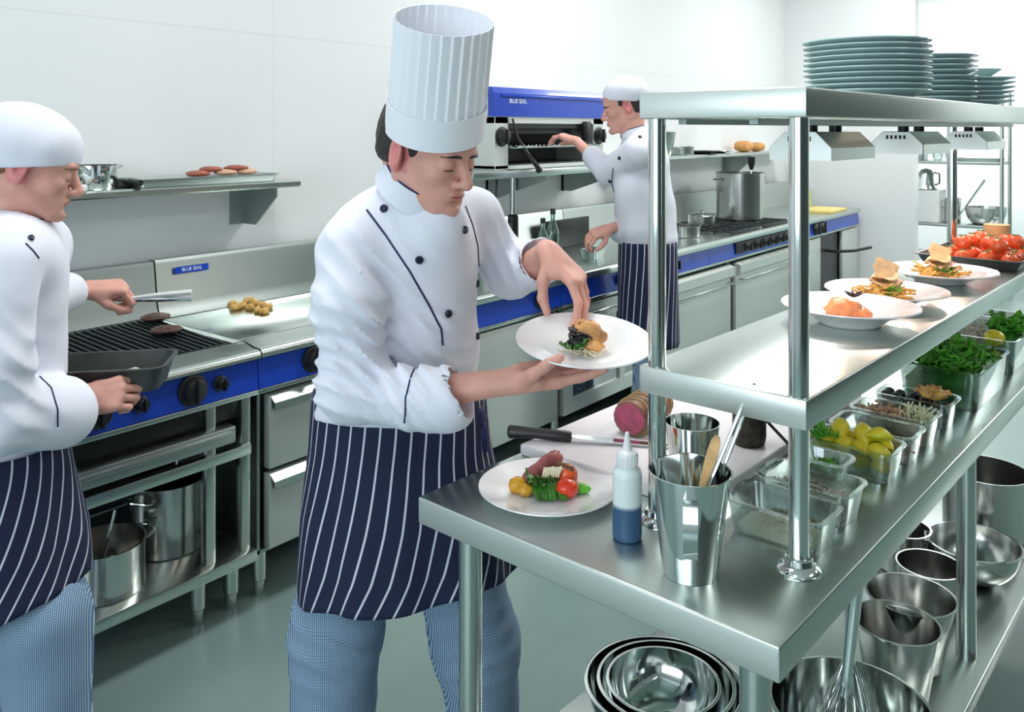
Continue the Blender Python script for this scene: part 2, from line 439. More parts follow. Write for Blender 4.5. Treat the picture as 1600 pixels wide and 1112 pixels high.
def me_from(name, parts, mats, parent=None, smooth_it=1, facemat=None):
    """parts = list of (V, F); joined into ONE mesh"""
    V = []; Fc = []; n = 0
    for v, fq in parts:
        if smooth_it:
            for _ in range(smooth_it):
                acc = np.zeros_like(v); cnt = np.zeros(len(v))
                for i in range(4):
                    a, b = fq[:, i], fq[:, (i + 1) % 4]
                    np.add.at(acc, a, v[b]); np.add.at(cnt, a, 1); np.add.at(acc, b, v[a]); np.add.at(cnt, b, 1)
                v = v * .5 + .5 * acc / np.maximum(cnt, 1)[:, None]
        V.append(v); Fc.append(fq + n); n += len(v)
    V = np.concatenate(V); Fc = np.concatenate(Fc)
    me = bpy.data.meshes.new(name)
    me.vertices.add(len(V)); me.vertices.foreach_set('co', V.astype(np.float32).ravel())
    me.loops.add(len(Fc) * 4); me.loops.foreach_set('vertex_index', Fc.ravel().astype(np.int32))
    me.polygons.add(len(Fc)); me.polygons.foreach_set('loop_start', np.arange(0, len(Fc) * 4, 4, dtype=np.int32))
    me.polygons.foreach_set('loop_total', np.full(len(Fc), 4, np.int32))
    for m in (mats if isinstance(mats, (list, tuple)) else [mats]): me.materials.append(m)
    if facemat is not None:
        cen = V[Fc].mean(1); me.polygons.foreach_set('material_index', facemat(cen).astype(np.int32))
    me.update(calc_edges=True); me.validate()
    me.shade_smooth()
    o = bpy.data.objects.new(name, me); COL.objects.link(o)
    if parent: o.parent = parent
    return o
def blob(name, m, prims, h, parent=None, wr=None, pad=.012, sm=1):
    """prims: ('c',a,b,ra,rb[,k]) or ('e',c,r[,R,k]) in local metres"""
    lo = np.full(3, 1e9); hi = -lo
    for p in prims:
        if p[0] == 'c':
            rr = max(p[3], p[4]); P = [p[1], p[2]]
        else: rr = max(p[2]); P = [p[1]]
        for q in P: lo = np.minimum(lo, np.array(q) - rr); hi = np.maximum(hi, np.array(q) + rr)
    s = SDF(lo - pad, hi + pad, h)
    for p in prims:
        if p[0] == 'c': s.cone(p[1], p[2], p[3], p[4], p[5] if len(p) > 5 else .006)
        else: s.ell(p[1], p[2], p[3] if len(p) > 3 else None, p[4] if len(p) > 4 else .006)
    if wr: s.wrinkle(*wr)
    return me_from(name, [s.mesh()], m, parent, sm)
# ================================================================ the setting
def struct(name, bm, m, **k):
    o = obj(name, bm, m, **k); o['kind'] = 'structure'; return o
R = ROOM; TH = .12
_b = B(); box(_b, R['x0'] - TH, R['x1'] + TH, R['y0'] - TH, R['y1'] + TH, -.1, 0); struct('floor', _b, FLOORM, smooth=False)
_b = B(); box(_b, R['x0'] - TH, R['x1'] + TH, R['y0'] - TH, R['y1'] + TH, R['z1'], R['z1'] + .1); struct('ceiling', _b, CEILM, smooth=False)
_b = B(); box(_b, R['x0'] - TH, R['x1'] + TH, R['y1'], R['y1'] + TH, 0, R['z1']); struct('wall_back', _b, WALLM, smooth=False)
_b = B(); box(_b, R['x0'] - TH, R['x1'] + TH, R['y0'] - TH, R['y0'], 0, R['z1']); struct('wall_front', _b, WALLDK, smooth=False)
_b = B(); box(_b, R['x1'], R['x1'] + TH, R['y0'], R['y1'], 0, R['z1']); struct('wall_far', _b, WALLF, smooth=False)
_b = B()   # left wall with a window opening
box(_b, R['x0'] - TH, R['x0'], R['y0'], -1.9, 0, R['z1']); box(_b, R['x0'] - TH, R['x0'], 2.3, R['y1'], 0, R['z1'])
box(_b, R['x0'] - TH, R['x0'], -1.9, 2.3, 0, .9); box(_b, R['x0'] - TH, R['x0'], -1.9, 2.3, 2.6, R['z1'])
struct('wall_left', _b, WALLF, smooth=False)
_w = thing('window_1', None, None, (R['x0'] - .06, .2, .9)); _w['kind'] = 'structure'
_b = B()
for _y in (-2.1, -.7, .7, 2.1): box(_b, -.03, .03, _y - .03, _y + .03, 0, 1.7)
for _z in (0.03, 1.67): box(_b, -.03, .03, -2.1, 2.1, _z - .03, _z + .03)
obj('window_frame', _b, WPLAST, _w, smooth=False)
_b = B(); box(_b, -.004, .004, -2.1, 2.1, .03, 1.67); obj('window_pane', _b, CLEAR, _w, smooth=False)
_b = B(); box(_b, 8.36, 8.36 + TH, 2.0, R['y1'], 0, R['z1']); struct('wall_partition', _b, WALLM, smooth=False)
_b = B(); box(_b, R['x0'], 8.36, R['y1'] - .012, R['y1'], 0, .1); struct('baseboard_back', _b, TRIMM, smooth=False)
_b = B(); box(_b, 8.345, 8.36, 2.0, R['y1'] - .012, 0, .1); struct('baseboard_partition', _b, TRIMM, smooth=False)
def emit(name, col, s):
    m, t, b = nt(name); n = noisy(t, 2, 1); r = ramp(t, n.outputs['Fac'], [(0, tuple(c * .98 for c in col)), (1, col)])
    t.links.new(r.outputs[0], b.inputs['Emission Color']); b.inputs['Emission Strength'].default_value = s; b.inputs['Base Color'].default_value = (.8, .8, .8, 1)
    return m
DIFF = emit('ceiling_light_diffuser', (.9, .98, 1), 2.4)
_l0 = None
for (_x, _y) in CEIL_LIGHTS:
    if _l0 is None:
        _l0 = thing('ceiling_light', 'long white recessed ceiling light panel', 'light', (_x, _y, R['z1']), group='ceiling light panels')
        _b = B(); box(_b, -.62, .62, -.32, .32, -.035, 0, .006); obj('light_frame', _b, LAMPW, _l0, smooth=False)
        _b = B(); box(_b, -.58, .58, -.28, .28, -.045, -.036); obj('diffuser', _b, DIFF, _l0, smooth=False)
    else: dup(_l0, (_x, _y, R['z1']))

# ================================================================ cooking line along the back wall
YF, YB, WT = 2.45, 3.17, .9
def knob(parent, x, z, r=.026, yf=YF, name='control_knob', d=.03):
    b = B(); M = Matrix.Translation((x, yf, z)) @ Matrix.Rotation(PI / 2, 4, 'X')
    lathe(b, [(r * 1.25, 0), (r * 1.25, .006), (r, .009), (r * .88, d), (r * .8, d + .002), (0, d + .002)], 20, True, M=M)
    box(b, -r * .16, r * .16, -r * .95, r * .95, d, d + .012, .002, M=M)
    o = obj(name, b, BLACKP, parent); return o
def worktop(parent, x0, x1, name='worktop', hole=None):
    b = B(); n = 6
    prof = [(YB - .0, WT), (YF + .02, WT)] + [(YF + .0 - .022 * math.sin(a), WT - .02 + .02 * math.cos(a)) for a in [PI / 2 * k / n for k in range(n + 1)]] + [(YF - .022, WT - .038), (YF + .01, WT - .038), (YB, WT - .038)]
    prism(b, prof, x0 + .0015, x1 - .0015, 'yz')
    return obj(name, b, STEEL, parent)
def fascia(parent, x0, x1, m=BLUE):
    b = B(); prism(b, [(YF + .004, .861), (YF + .2, .861), (YF + .2, .755), (YF - .006, .755)], x0 + .002, x1 - .002, 'yz'); o = obj('control_fascia', b, m, parent, angle=20)
    b = B(); box(b, x0 + .002, x1 - .002, YF - .01, YF + .2, .738, .754, .003); obj('fascia_trim', b, STEEL, parent)
    return o
def splash(parent, x0, x1, z1=1.12, m=STEEL):
    b = B(); prism(b, [(YB - .002, WT + .001), (YB - .095, WT + .001), (YB - .075, WT + .05), (YB - .055, z1 - .015), (YB - .05, z1), (YB - .002, z1)], x0 + .003, x1 - .003, 'yz')
    return obj('splashback', b, m, parent, angle=25)
def foot(parent, x, y=2.56, z=.18, r=.026):
    b = B(); lathe(b, [(r * .72, 0), (r * .78, .004), (r * .8, .05), (r, .055), (r, z)], 18, True, True, M=Matrix.Translation((x, y, 0))); return obj('foot', b, STEELV, parent)
def shell(parent, x0, x1, z0=.18, z1=.737, m=STEELD, name='cabinet_body', y0=YF + .035):
    b = B(); t = .012
    box(b, x0, x0 + t, y0, YB - .02, z0, z1); box(b, x1 - t, x1, y0, YB - .02, z0, z1)
    box(b, x0, x1, YB - .03, YB - .02, z0, z1); box(b, x0, x1, y0, YB - .02, z0, z0 + t); box(b, x0, x1, y0, YB - .02, z1 - t, z1)
    return obj(name, b, m, parent, smooth=False)
def panel(parent, name, x0, x1, z0, z1, y=YF, m=STEELP, t=.034, lip=True):
    b = B(); box(b, x0, x1, y, y + t, z0, z1, .005)
    return obj(name, b, m, parent)
def bar_handle(parent, x0, x1, z, y=YF, off=.04):
    b = B(); tube(b, [(x0, y, z), (x0, y - off * .8, z), (x0 + .012, y - off, z), (x1 - .012, y - off, z), (x1, y - off * .8, z), (x1, y, z)], .007, 10)
    return obj('handle', b, CHROME, parent)

# --- char grill on an open stand
g = thing('char_grill', 'wide black-ribbed char grill with blue knob panel on open steel stand', 'grill', (0, 0, 0))
X0, X1 = .8, 1.7
_b = B()   # surround with a well for the grates
box(_b, X0, X0 + .03, YF + .07, YB - .1, .8, WT); box(_b, X1 - .034, X1 - .002, YF + .07, YB - .1, .8, WT)
prism(_b, [(YF + .085, WT + .002), (YF + .02, WT - .012)] + [(YF - .022 * math.sin(a), WT - .032 + .02 * math.cos(a)) for a in (0, .4, .8, 1.2, 1.57)] + [(YF - .022, WT - .038), (YF + .085, WT - .038)], X0, X1 - .002, 'yz')
box(_b, X0, X1 - .002, YB - .13, YB, .8, WT); box(_b, X0 + .03, X1 - .034, YF + .08, YB - .13, .78, .80)
obj('hob_surround', _b, STEEL, g, angle=25)
_n = 34; _gx0, _gx1 = X0 + .036, X1 - .04
for _s in range(3):   # three cast grates, ribbed
    _b = B(); a0 = _gx0 + (_gx1 - _gx0) * _s / 3 + .002; a1 = _gx0 + (_gx1 - _gx0) * (_s + 1) / 3 - .002
    _M = Matrix.Translation((0, YF + .09, .893)) @ Matrix.Rotation(math.radians(2.2), 4, 'X')
    _L = .515
    box(_b, a0, a1, 0, .022, -.03, .006, .003, M=_M); box(_b, a0, a1, _L - .03, _L, -.03, .006, M=_M); box(_b, a0, a1, .02, _L - .03, -.03, -.014, M=_M)
    k = 11; w = (a1 - a0) / k
    for i in range(k):
        xc = a0 + w * (i + .5)
        prism(_b, [(xc - .0062, -.014), (xc + .0062, -.014), (xc + .004, .008), (xc - .004, .008)], .004, _L - .004, 'xz', M=_M)
        lathe(_b, [(.0085, -.02), (.009, .004), (.006, .010), (0, .011)], 8, True, M=_M @ Matrix.Translation((xc, .003, 0)))
    obj('cast_grate', _b, IRON, g)
splash(g, X0, X1, 1.115, STEELD)
fascia(g, X0, X1)
for _x, _r in ((.93, .036), (1.165, .034), (1.29, .02), (1.46, .04), (1.555, .02)): knob(g, _x, .808, _r, YF - .001)
for _x, _y in ((.84, YF + .03), (1.09, YF + .03), (1.545, YF + .03), (1.675, YF + .03), (.84, YB - .08), (1.675, YB - .08)):
    _b = B(); box(_b, _x - .017, _x + .017, _y, _y + .035, .218, .737, .003); obj('post', _b, STEELV, g)
_b = B(); box(_b, X0 + .02, X1 - .02, YF + .055, YF + .6, .66, .73, .003); box(_b, X0 + .03, X1 - .03, YF + .14, YF + .6, .56, .657); obj('burner_box', _b, DARKV, g)
_b = B(); box(_b, 1.07, 1.62, YF + .002, YF + .05, .598, .655, .008); box(_b, 1.09, 1.60, YF - .012, YF + .004, .628, .642, .004); obj('drip_tray', _b, STEELD, g)
_b = B(); box(_b, 1.06, 1.69, YF + .02, YF + .05, .535, .572, .004); obj('stand_rail', _b, STEEL, g)
_b = B(); box(_b, X0, X1, YF + .0, YB - .04, .18, .218, .006); obj('stand_shelf', _b, STEEL, g)
for _x in (.84, 1.545, 1.67): foot(g, _x)
for _x in (.84, 1.67): foot(g, _x, YB - .1)
_b = B(); box(_b, X0 + .02, X1 - .02, YB - .035, YB - .025, .22, .7); obj('back_panel', _b, DARKV, g, smooth=False)

# --- griddle on a two-drawer base
g2 = thing('griddle', 'smooth steel griddle with blue front and two wide drawers, beside the char grill', 'griddle', (0, 0, 0))
X0, X1 = 1.7, 2.6
_b = B()
prism(_b, [(YF + .09, WT + .004), (YF + .02, WT - .008)] + [(YF - .022 * math.sin(a), WT - .028 + .02 * math.cos(a)) for a in (0, .4, .8, 1.2, 1.57)] + [(YF - .022, WT - .038), (YF + .09, WT - .038)], X0 + .002, X1 - .002, 'yz')
box(_b, X0 + .004, X1 - .004, YF + .09, YF + .12, .8, WT - .012)
obj('front_rail', _b, STEEL, g2, angle=25)
_b = B(); box(_b, X0 + .004, X1 - .004, YF + .12, YB - .1, .83, WT, .004); obj('griddle_plate', _b, STEEL, g2)
splash(g2, X0, X1, 1.12)
fascia(g2, X0, X1)
for _x, _r in ((1.925, .037), (2.2, .02), (2.36, .037)): knob(g2, _x, .808, _r, YF - .001)
shell(g2, X0 + .02, X1 - .01)
for _z0, _z1 in ((.47, .722), (.2, .455)):
    _d = panel(g2, 'drawer', X0 + .045, X1 - .03, _z0, _z1)
    _b = B(); prism(_b, [(YF, _z1 - .002), (YF - .024, _z1 - .022), (YF - .024, _z1 - .045), (YF - .014, _z1 - .045), (YF - .006, _z1 - .03), (YF, _z1 - .03)], X0 + .05, X1 - .035, 'yz'); obj('handle', _b, STEEL, _d, angle=20)
for _x in (1.78, 2.52): foot(g2, _x, z=.182)
for _x in (1.78, 2.52): foot(g2, _x, YB - .1, z=.182)
_b = B(); box(_b, 0, .145, -.002, 0, 0, .026); _bd = obj('maker_badge', _b, BLUE, g2, smooth=False); _bd.location = (1.775, YB - .069, 1.06); _bd.rotation_euler = (-.07, 0, 0)
text_mesh('badge_lettering', 'BLUE SEAL', .019, WHITEL, _bd, (.0725, -.0026, .013), (PI / 2, 0, 0), .0004)

# --- plain infill bench with cupboard
g3 = thing('infill_bench', 'steel infill bench with tall plain cupboard door behind the chef in the tall hat', 'bench')
worktop(g3, 2.6, 3.45); splash(g3, 2.6, 3.45); fascia(g3, 2.6, 3.45); knob(g3, 3.27, .808, .034, YF - .001); shell(g3, 2.61, 3.44)
panel(g3, 'cupboard_door', 2.65, 3.42, .2, .725)
for _x in (2.68, 3.38):
    foot(g3, _x, z=.182); foot(g3, _x, YB - .1, z=.182)
# --- oven with glass door
g4 = thing('glass_door_oven', 'steel oven with dark glass door behind the carving board', 'oven')
worktop(g4, 3.45, 4.4); splash(g4, 3.45, 4.4); fascia(g4, 3.45, 4.4); shell(g4, 3.46, 4.39, m=DARKV)
for _x in (3.6, 4.0, 4.2): knob(g4, _x, .808, .03, YF - .001)
_b = B()
box(_b, 3.47, 4.38, YF, YF + .034, .2, .27); box(_b, 3.47, 4.38, YF, YF + .034, .64, .725); box(_b, 3.47, 3.55, YF, YF + .034, .27, .64)
box(_b, 4.3, 4.38, YF, YF + .034, .27, .64); box(_b, 4.0, 4.05, YF, YF + .034, .27, .64)
_d = obj('oven_door', _b, STEELP, g4, smooth=False)
_b = B(); box(_b, 3.55, 4.3, YF + .012, YF + .016, .27, .64); obj('door_glass', _b, GLASS, _d, smooth=False)
bar_handle(_d, 3.6, 4.25, .685)
_b = B()
for k in range(16): cyl(_b, (3.49 + k * .058, YF + .07, .42), (3.49 + k * .058, YB - .06, .42), .0025, n=6)
for _y in (YF + .07, 2.8, YB - .06): cyl(_b, (3.475, _y, .416), (4.375, _y, .416), .004, n=6)
obj('oven_rack', _b, CHROME, g4)
for _x in (3.53, 4.32):
    foot(g4, _x, z=.182); foot(g4, _x, YB - .1, z=.182)
DOUGH = mat('white_onion_skin', (.72, .76, .68), .5, var=.1, scale=20)
_r0 = None; random.seed(5)
for k, (x, y) in enumerate([(3.62, 2.6), (3.7, 2.57), (3.78, 2.6), (3.86, 2.56), (3.66, 2.68), (3.76, 2.68), (3.86, 2.67), (3.94, 2.62)]):
    if _r0 is None: _r0 = blob('bread_roll', DOUGH, [('e', (0, 0, .025), (.04, .036, .028)), ('e', (.012, 0, .032), (.026, .026, .022))], .006); tag(_r0, 'pale round bread roll on the rack behind the dark oven glass', 'bread roll', 'bread rolls in the oven'); _r0.location = (x, y, .4225)
    else: dup(_r0, (x, y, .4225), k * .9)

# --- range with solid oven doors
def oven_range(name, label, x0, x1, knobs, black=False, door=True):
    r = thing(name, label, 'oven range')
    worktop(r, x0, x1); splash(r, x0, x1, m=STEELD); fascia(r, x0, x1, BLUE); shell(r, x0 + .01, x1 - .01)  # darker steel on the splashback stands in for its dark reflections
    if black:
        b = B(); box(b, x0 + .02, x1 - .1, YF - .012, YF + .002, .775, .852, .003); obj('control_strip', b, BLACKP, r)
    for k in knobs: knob(r, k, .812, .028, YF - .012 if black else YF - .001)
    d = panel(r, 'oven_door', x0 + .04, x1 - .04, .22, .715)
    b = B(); prism(b, [(YF, .713), (YF - .03, .70), (YF - .03, .645), (YF - .012, .63), (YF, .63)], x0 + .045, x1 - .045, 'yz'); obj('door_brow', b, STEELP, d, angle=20)
    bar_handle(d, x0 + .08, x1 - .08, .60)
    b = B(); box(b, x0 + .02, x1 - .02, YF + .03, YB - .04, .1, .18); obj('plinth', b, DARKV, r, smooth=False)
    for x in (x0 + .08, x1 - .08):
        foot(r, x, z=.101); foot(r, x, YB - .1, z=.101)
    return r
g5 = oven_range('oven_range', 'steel range with plain blue front panel and bar-handled oven door', 4.4, 5.46, [4.55, 4.62])
g6 = oven_range('oven_range', 'steel range with black control strip of knobs under the stockpot', 5.46, 6.6, [5.65, 5.82, 5.96, 6.1, 6.24, 6.36], True)
g7 = thing('corner_bench', 'far end steel bench with blue front and open dark bay beside the partition wall', 'bench')
worktop(g7, 6.6, 8.2); splash(g7, 6.6, 8.2); fascia(g7, 6.6, 8.2); knob(g7, 7.05, .81, .05, YF - .001); knob(g7, 7.2, .81, .05, YF - .001); shell(g7, 6.61, 8.19, m=STEELD)
panel(g7, 'cupboard_door', 6.64, 7.18, .2, .725)
panel(g7, 'end_panel', 7.75, 8.18, .2, .725)
_b = B(); box(_b, 7.2, 7.73, YF + .04, YF + .05, .2, .72); obj('bay_shade_sheet', _b, DARKV, g7, smooth=False)  # dark sheet across the opening stands in for the shade inside
_b = B(); tube(_b, [(7.45, YF + .04, .58), (7.45, YF - .05, .58), (7.55, YF - .16, .585), (7.75, YF - .24, .6)], .013, 8); obj('drain_lever', _b, BLACKP, g7)
for _x in (6.7, 8.1):
    foot(g7, _x, z=.182); foot(g7, _x, YB - .1, z=.182)
# cast hob grids on the black-strip range
for j, (hx, hy) in enumerate(((5.75, 2.62), (6.3, 2.62), (5.75, 2.92), (6.3, 2.92))):
    _b = B()
    for k in range(5): box(_b, -.24 + k * .115, -.222 + k * .115, -.13, .13, .012, .026, .003)
    for yy in (-.13, 0, .12): box(_b, -.24, .238, yy - .006, yy + .006, .0, .02, .003)
    o = obj('hob_grid', _b, IRON, g6, loc=(hx, hy, WT + .0005))

# --- salamander grill and its shelf
s = thing('salamander_grill', 'wall-mounted salamander grill with bright blue hood and open black front', 'grill')
X0, X1, Y0, Y1, Z0, Z1 = 3.36, 4.43, 2.82, 3.12, 1.415, 1.843
_b = B(); prism(_b, [(Y0 + .006, Z1), (Y0 + .03, Z1), (Y0 + .03, 1.69), (Y0 - .01, 1.69), (Y0 - .01, Z1 - .03)], X0, X1, 'yz'); _h = obj('blue_hood', _b, BLUE, s, angle=20)
_b = B(); box(_b, X0, X1, Y0 + .0305, Y1, 1.69, Z1, .004); obj('hood_box', _b, STEELP, s)
_b = B(); box(_b, X0 + .06, X1 - .04, Y0 - .018, Y0 - .0105, Z1 - .05, Z1 - .037, .002); obj('hood_rib', _b, BLUE, _h)
text_mesh('hood_lettering', 'BLUE SEAL', .032, WHITEL, _h, (X0 + .2, Y0 - .0115, Z1 - .072), (PI / 2, 0, 0), .0006)
_b = B()
box(_b, X0 + .02, X0 + .13, Y0, Y1, Z0, 1.69, .003); box(_b, X1 - .13, X1 - .02, Y0, Y1, Z0, 1.69, .003); box(_b, X0 + .02, X1 - .02, Y0, Y1, 1.655, 1.69); box(_b, X0 + .13, X1 - .13, Y1 - .02, Y1, Z0, 1.66)
box(_b, X0 + .02, X1 - .02, Y0, Y1, Z0, Z0 + .018)
obj('body', _b, STEELP, s, smooth=False)
_b = B(); box(_b, X0 + .131, X1 - .131, Y0 + .02, Y1 - .021, Z0 + .019, Z0 + .025); box(_b, X0 + .131, X1 - .131, Y1 - .03, Y1 - .021, Z0 + .02, 1.654); box(_b, X0 + .131, X1 - .131, Y0 + .01, Y1 - .022, 1.63, 1.654)
for k in range(5): box(_b, X0 + .131, X1 - .131, Y0 + .06 + k * .04, Y0 + .075 + k * .04, 1.6, 1.63)
obj('grill_cavity', _b, DARKV, s, smooth=False)
for _x in (X0 + .075, X1 - .075): knob(s, _x, 1.585, .042, Y0, d=.035)
_b = B(); box(_b, X0 + .14, X1 - .14, Y0 - .01, Y1 - .05, 1.525, 1.531)
for k in range(22): cyl(_b, (X0 + .15 + k * .035, Y0 - .01, 1.537), (X0 + .15 + k * .035, Y1 - .05, 1.537), .003, n=6)
tube(_b, [(X0 + .14, Y0 - .01, 1.53), (X0 + .14, Y0 - .05, 1.53), (X1 - .14, Y0 - .05, 1.53), (X1 - .14, Y0 - .01, 1.53)], .007, 8)
obj('toasting_rack', _b, CHROME, s)
_b = B(); tube(_b, [(X0 + .15, Y0 - .012, 1.68), (X0 + .17, Y0 - .03, 1.58), (X0 + .21, Y0 - .06, 1.5), (X0 + .27, Y0 - .11, 1.40)], .010, 10, rad=[.006, .007, .011, .014]); obj('lift_lever', _b, BLACKP, s)
_b = B(); box(_b, X1 - .25, X1 - .19, Y0 - .03, Y0 + .01, 1.55, 1.67, .01); obj('lever_block', _b, BLACKP, s)
ss = thing('salamander_shelf', 'deep steel wall shelf with gusset bracket carrying the salamander grill', 'shelf')
_b = B(); box(_b, 3.1, 4.6, 2.72, 3.2, 1.375, 1.414, .004); obj('shelf_board', _b, STEEL, ss)
for _x in (3.75, 4.5):
    _b = B(); prism(_b, [(3.195, 1.375), (2.76, 1.375), (2.76, 1.35), (3.12, 1.23), (3.195, 1.23)], _x, _x + .012, 'yz'); box(_b, _x, _x + .05, 3.18, 3.199, 1.23, 1.375); obj('bracket', _b, STEELD, ss, smooth=False)
_b = B(); cyl(_b, (3.73, 2.98, .9), (3.73, 2.98, 1.375), .018, n=14); lathe(_b, [(.04, .9005), (.04, .91), (.018, .93)], 16, True, True, M=Matrix.Translation((3.73, 2.98, 0))); obj('support_post', _b, STEELV, ss)
_b = B(); lathe(_b, [(.024, 1.0), (.03, 1.01), (.03, 1.14), (.022, 1.15)], 14, True, True, M=Matrix.Translation((3.73, 2.98, 0))); obj('valve_sleeve', _b, BLACKP, ss)
tag(obj('power_cable', tube(tube(B(), [(3.6, 3.0, 1.376), (3.6, 2.99, 1.33), (3.63, 3.02, 1.25), (3.62, 3.1, 1.2), (3.58, 3.16, 1.18)], .006, 8), [(3.58, 3.199, 1.18), (3.58, 3.15, 1.18)], .022, 8), BLACKP), 'short black power cable and plug under the salamander shelf', 'cable')
# --- wall shelves
def wall_shelf(label, x0, x1, z, brk, y0=2.94):
    t = thing('wall_shelf', label, 'shelf', (0, 0, 0))
    b = B(); prism(b, [(3.199, z), (y0 + .01, z), (y0, z - .006), (y0, z - .022), (y0 + .008, z - .028), (3.199, z - .028)], x0, x1, 'yz'); obj('shelf_board', b, STEEL, t, angle=20)
    for x in brk:
        b = B(); prism(b, [(3.199, z - .028), (y0 + .02, z - .028), (y0 + .02, z - .065), (3.1, z - .19), (3.199, z - .19)], x, x + .008, 'yz'); box(b, x - .06, x + .008, 3.19, 3.199, z - .19, z - .028); obj('bracket', b, STEELD, t, smooth=False)
    return t
wall_shelf('steel wall shelf over the char grill carrying pans and sliced meat', .3, 2.25, 1.41, (2.14, .5))
wall_shelf('steel wall shelf over the ranges beyond the salamander grill', 4.9, 8.0, 1.43, (5.1, 6.95))
# ================================================================ pass table and plate shelf (own frame, turned 2.7 degrees)
TAN = math.radians(-2.7); TO = (1.161, .453)
TM = Matrix.Translation((TO[0], TO[1], 0)) @ Matrix.Rotation(TAN, 4, 'Z')
def tl(a, b, h=0): return TM @ Vector((a, b, h))
LT, WTB, TT = 2.35, .742, .9
t = thing('pass_table', 'long stainless steel kitchen work table with open undershelf in the foreground', 'table', tl(0, 0), TAN)
_b = B(); box(_b, 0, LT, 0, WTB, TT - .052, TT, .003); obj('tabletop', lit_end_faces(_b), [STEEL, STEEL_LIT], t, angle=60)
for a in (.07, 1.28, 2.28):
    for b_ in (.07, WTB - .075):
        _b = B(); lathe(_b, [(.014, 0), (.019, .006), (.019, .06), (.0235, .062), (.0235, TT - .052)], 20, True, True, M=Matrix.Translation((a, b_, 0))); obj('leg', _b, STEELV, t)
US = .27
_b = B(); box(_b, .02, LT - .02, .015, WTB - .015, US - .035, US, .003); obj('undershelf', lit_end_faces(_b), [STEEL, STEEL_LIT], t, angle=60)
gt = thing('plate_gantry', 'two-tier stainless steel plate shelf on round posts above the work table', 'shelf', tl(0, 0, TT), TAN)
for a in (.222, 2.2):
    for b_ in (.066, .335):
        _b = B(); cyl(_b, (a, b_, 0), (a, b_, .74), .0165, n=24); p = obj('post', _b, CHROME, gt)
        _b = B(); lathe(_b, [(.034, 0.0005), (.035, .004), (.031, .010), (.024, .013), (.022, .022), (.0175, .024)], 28, True, True, M=Matrix.Translation((a, b_, 0))); obj('post_flange', _b, CHROME, p)
GA0, GA1, GB0, GB1 = .203, 2.3, .045, .362
M1, M2 = 1.186, 1.69
_b = B(); box(_b, GA0, GA1, GB0, GB1, M1 - .05 - TT, M1 - TT, .003); obj('middle_shelf', lit_end_faces(_b), [STEEL, STEEL_LIT], gt, angle=60)
_b = B(); box(_b, GA0, GA1, GB0, GB1, M2 - .05 - TT, M2 - TT, .003); obj('top_shelf', lit_end_faces(_b), [STEEL, STEEL_LIT], gt, angle=60)
_b = B()
for b_ in (.16, .30): box(_b, GA0 + .05, GA1 - .05, b_ - .008, b_ + .008, M2 - .06 - TT, M2 - .0505 - TT)
obj('lamp_rail', _b, STEELD, gt, smooth=False)

# heat lamp hoods hanging under the top shelf
_hl = None
HL = [.62, 1.25, 1.93]
HLAB = ['slotted steel heat lamp hood nearest the front post under the top shelf', 'middle slotted steel heat lamp hood under the top shelf', 'farthest slotted steel heat lamp hood under the top shelf']
for k, a in enumerate(HL):
    loc = tl(a, .232, M2 - .06)
    if _hl is None:
        _hl = thing('heat_lamp', HLAB[0], 'heat lamp', loc, TAN, 'heat lamps under the top shelf')
        _b = B(); L = .26; th = .0015
        outp = [(-.034, -.014), (-.068, -.048), (-.068, -.074)]
        prof = outp + [(p[0] + th, p[1] - 0) for p in reversed(outp)]
        for sgn in (1, -1): prism(_b, [(sgn * u, v) for u, v in prof], 0, L, 'yz')
        for x in (0, L - .0015): prism(_b, [(-.034, -.014), (.034, -.014), (.068, -.048), (.068, -.074), (-.068, -.074), (-.068, -.048)], x, x + .0015, 'yz')
        box(_b, 0, L, -.034, .034, -.0155, -.014)
        obj('hood', lit_end_faces(_b), [STEEL, STEEL_LIT], _hl, smooth=False)
        _b = B()
        for i in range(5): box(_b, -.0012, -.0002, -.024 + i * .011, -.018 + i * .011, -.034, -.024)
        obj('vent_slots', _b, BLACKP, _hl, smooth=False)
        _b = B(); cyl(_b, (.06, 0, -.014), (.06, 0, 0), .014); obj('mounting_stud', _b, BLACKP, _hl); _b = B(); cyl(_b, (L - .06, 0, -.014), (L - .06, 0, 0), .014); obj('mounting_stud', _b, BLACKP, _hl)
        _b = B(); lathe(_b, [(.013, 0), (.014, -.008), (.026, -.02), (.03, -.032), (.022, -.045), (0, -.05)], 18, True, M=Matrix.Translation((L / 2, 0, -.0155))); obj('bulb', _b, RED, _hl)
    else: dup(_hl, loc, TAN, HLAB[k])
    l = bpy.data.lights.new('heat_lamp_glow', 'AREA'); l.shape = 'RECTANGLE'; l.size = .2; l.size_y = .09; l.energy = 1.4; l.color = (1, .66, .55)
    lo = bpy.data.objects.new('heat_lamp_glow', l); COL.objects.link(lo); lo.location = tl(a + .13, .232, M2 - .06 - .078); lo.rotation_euler = (0, 0, TAN)

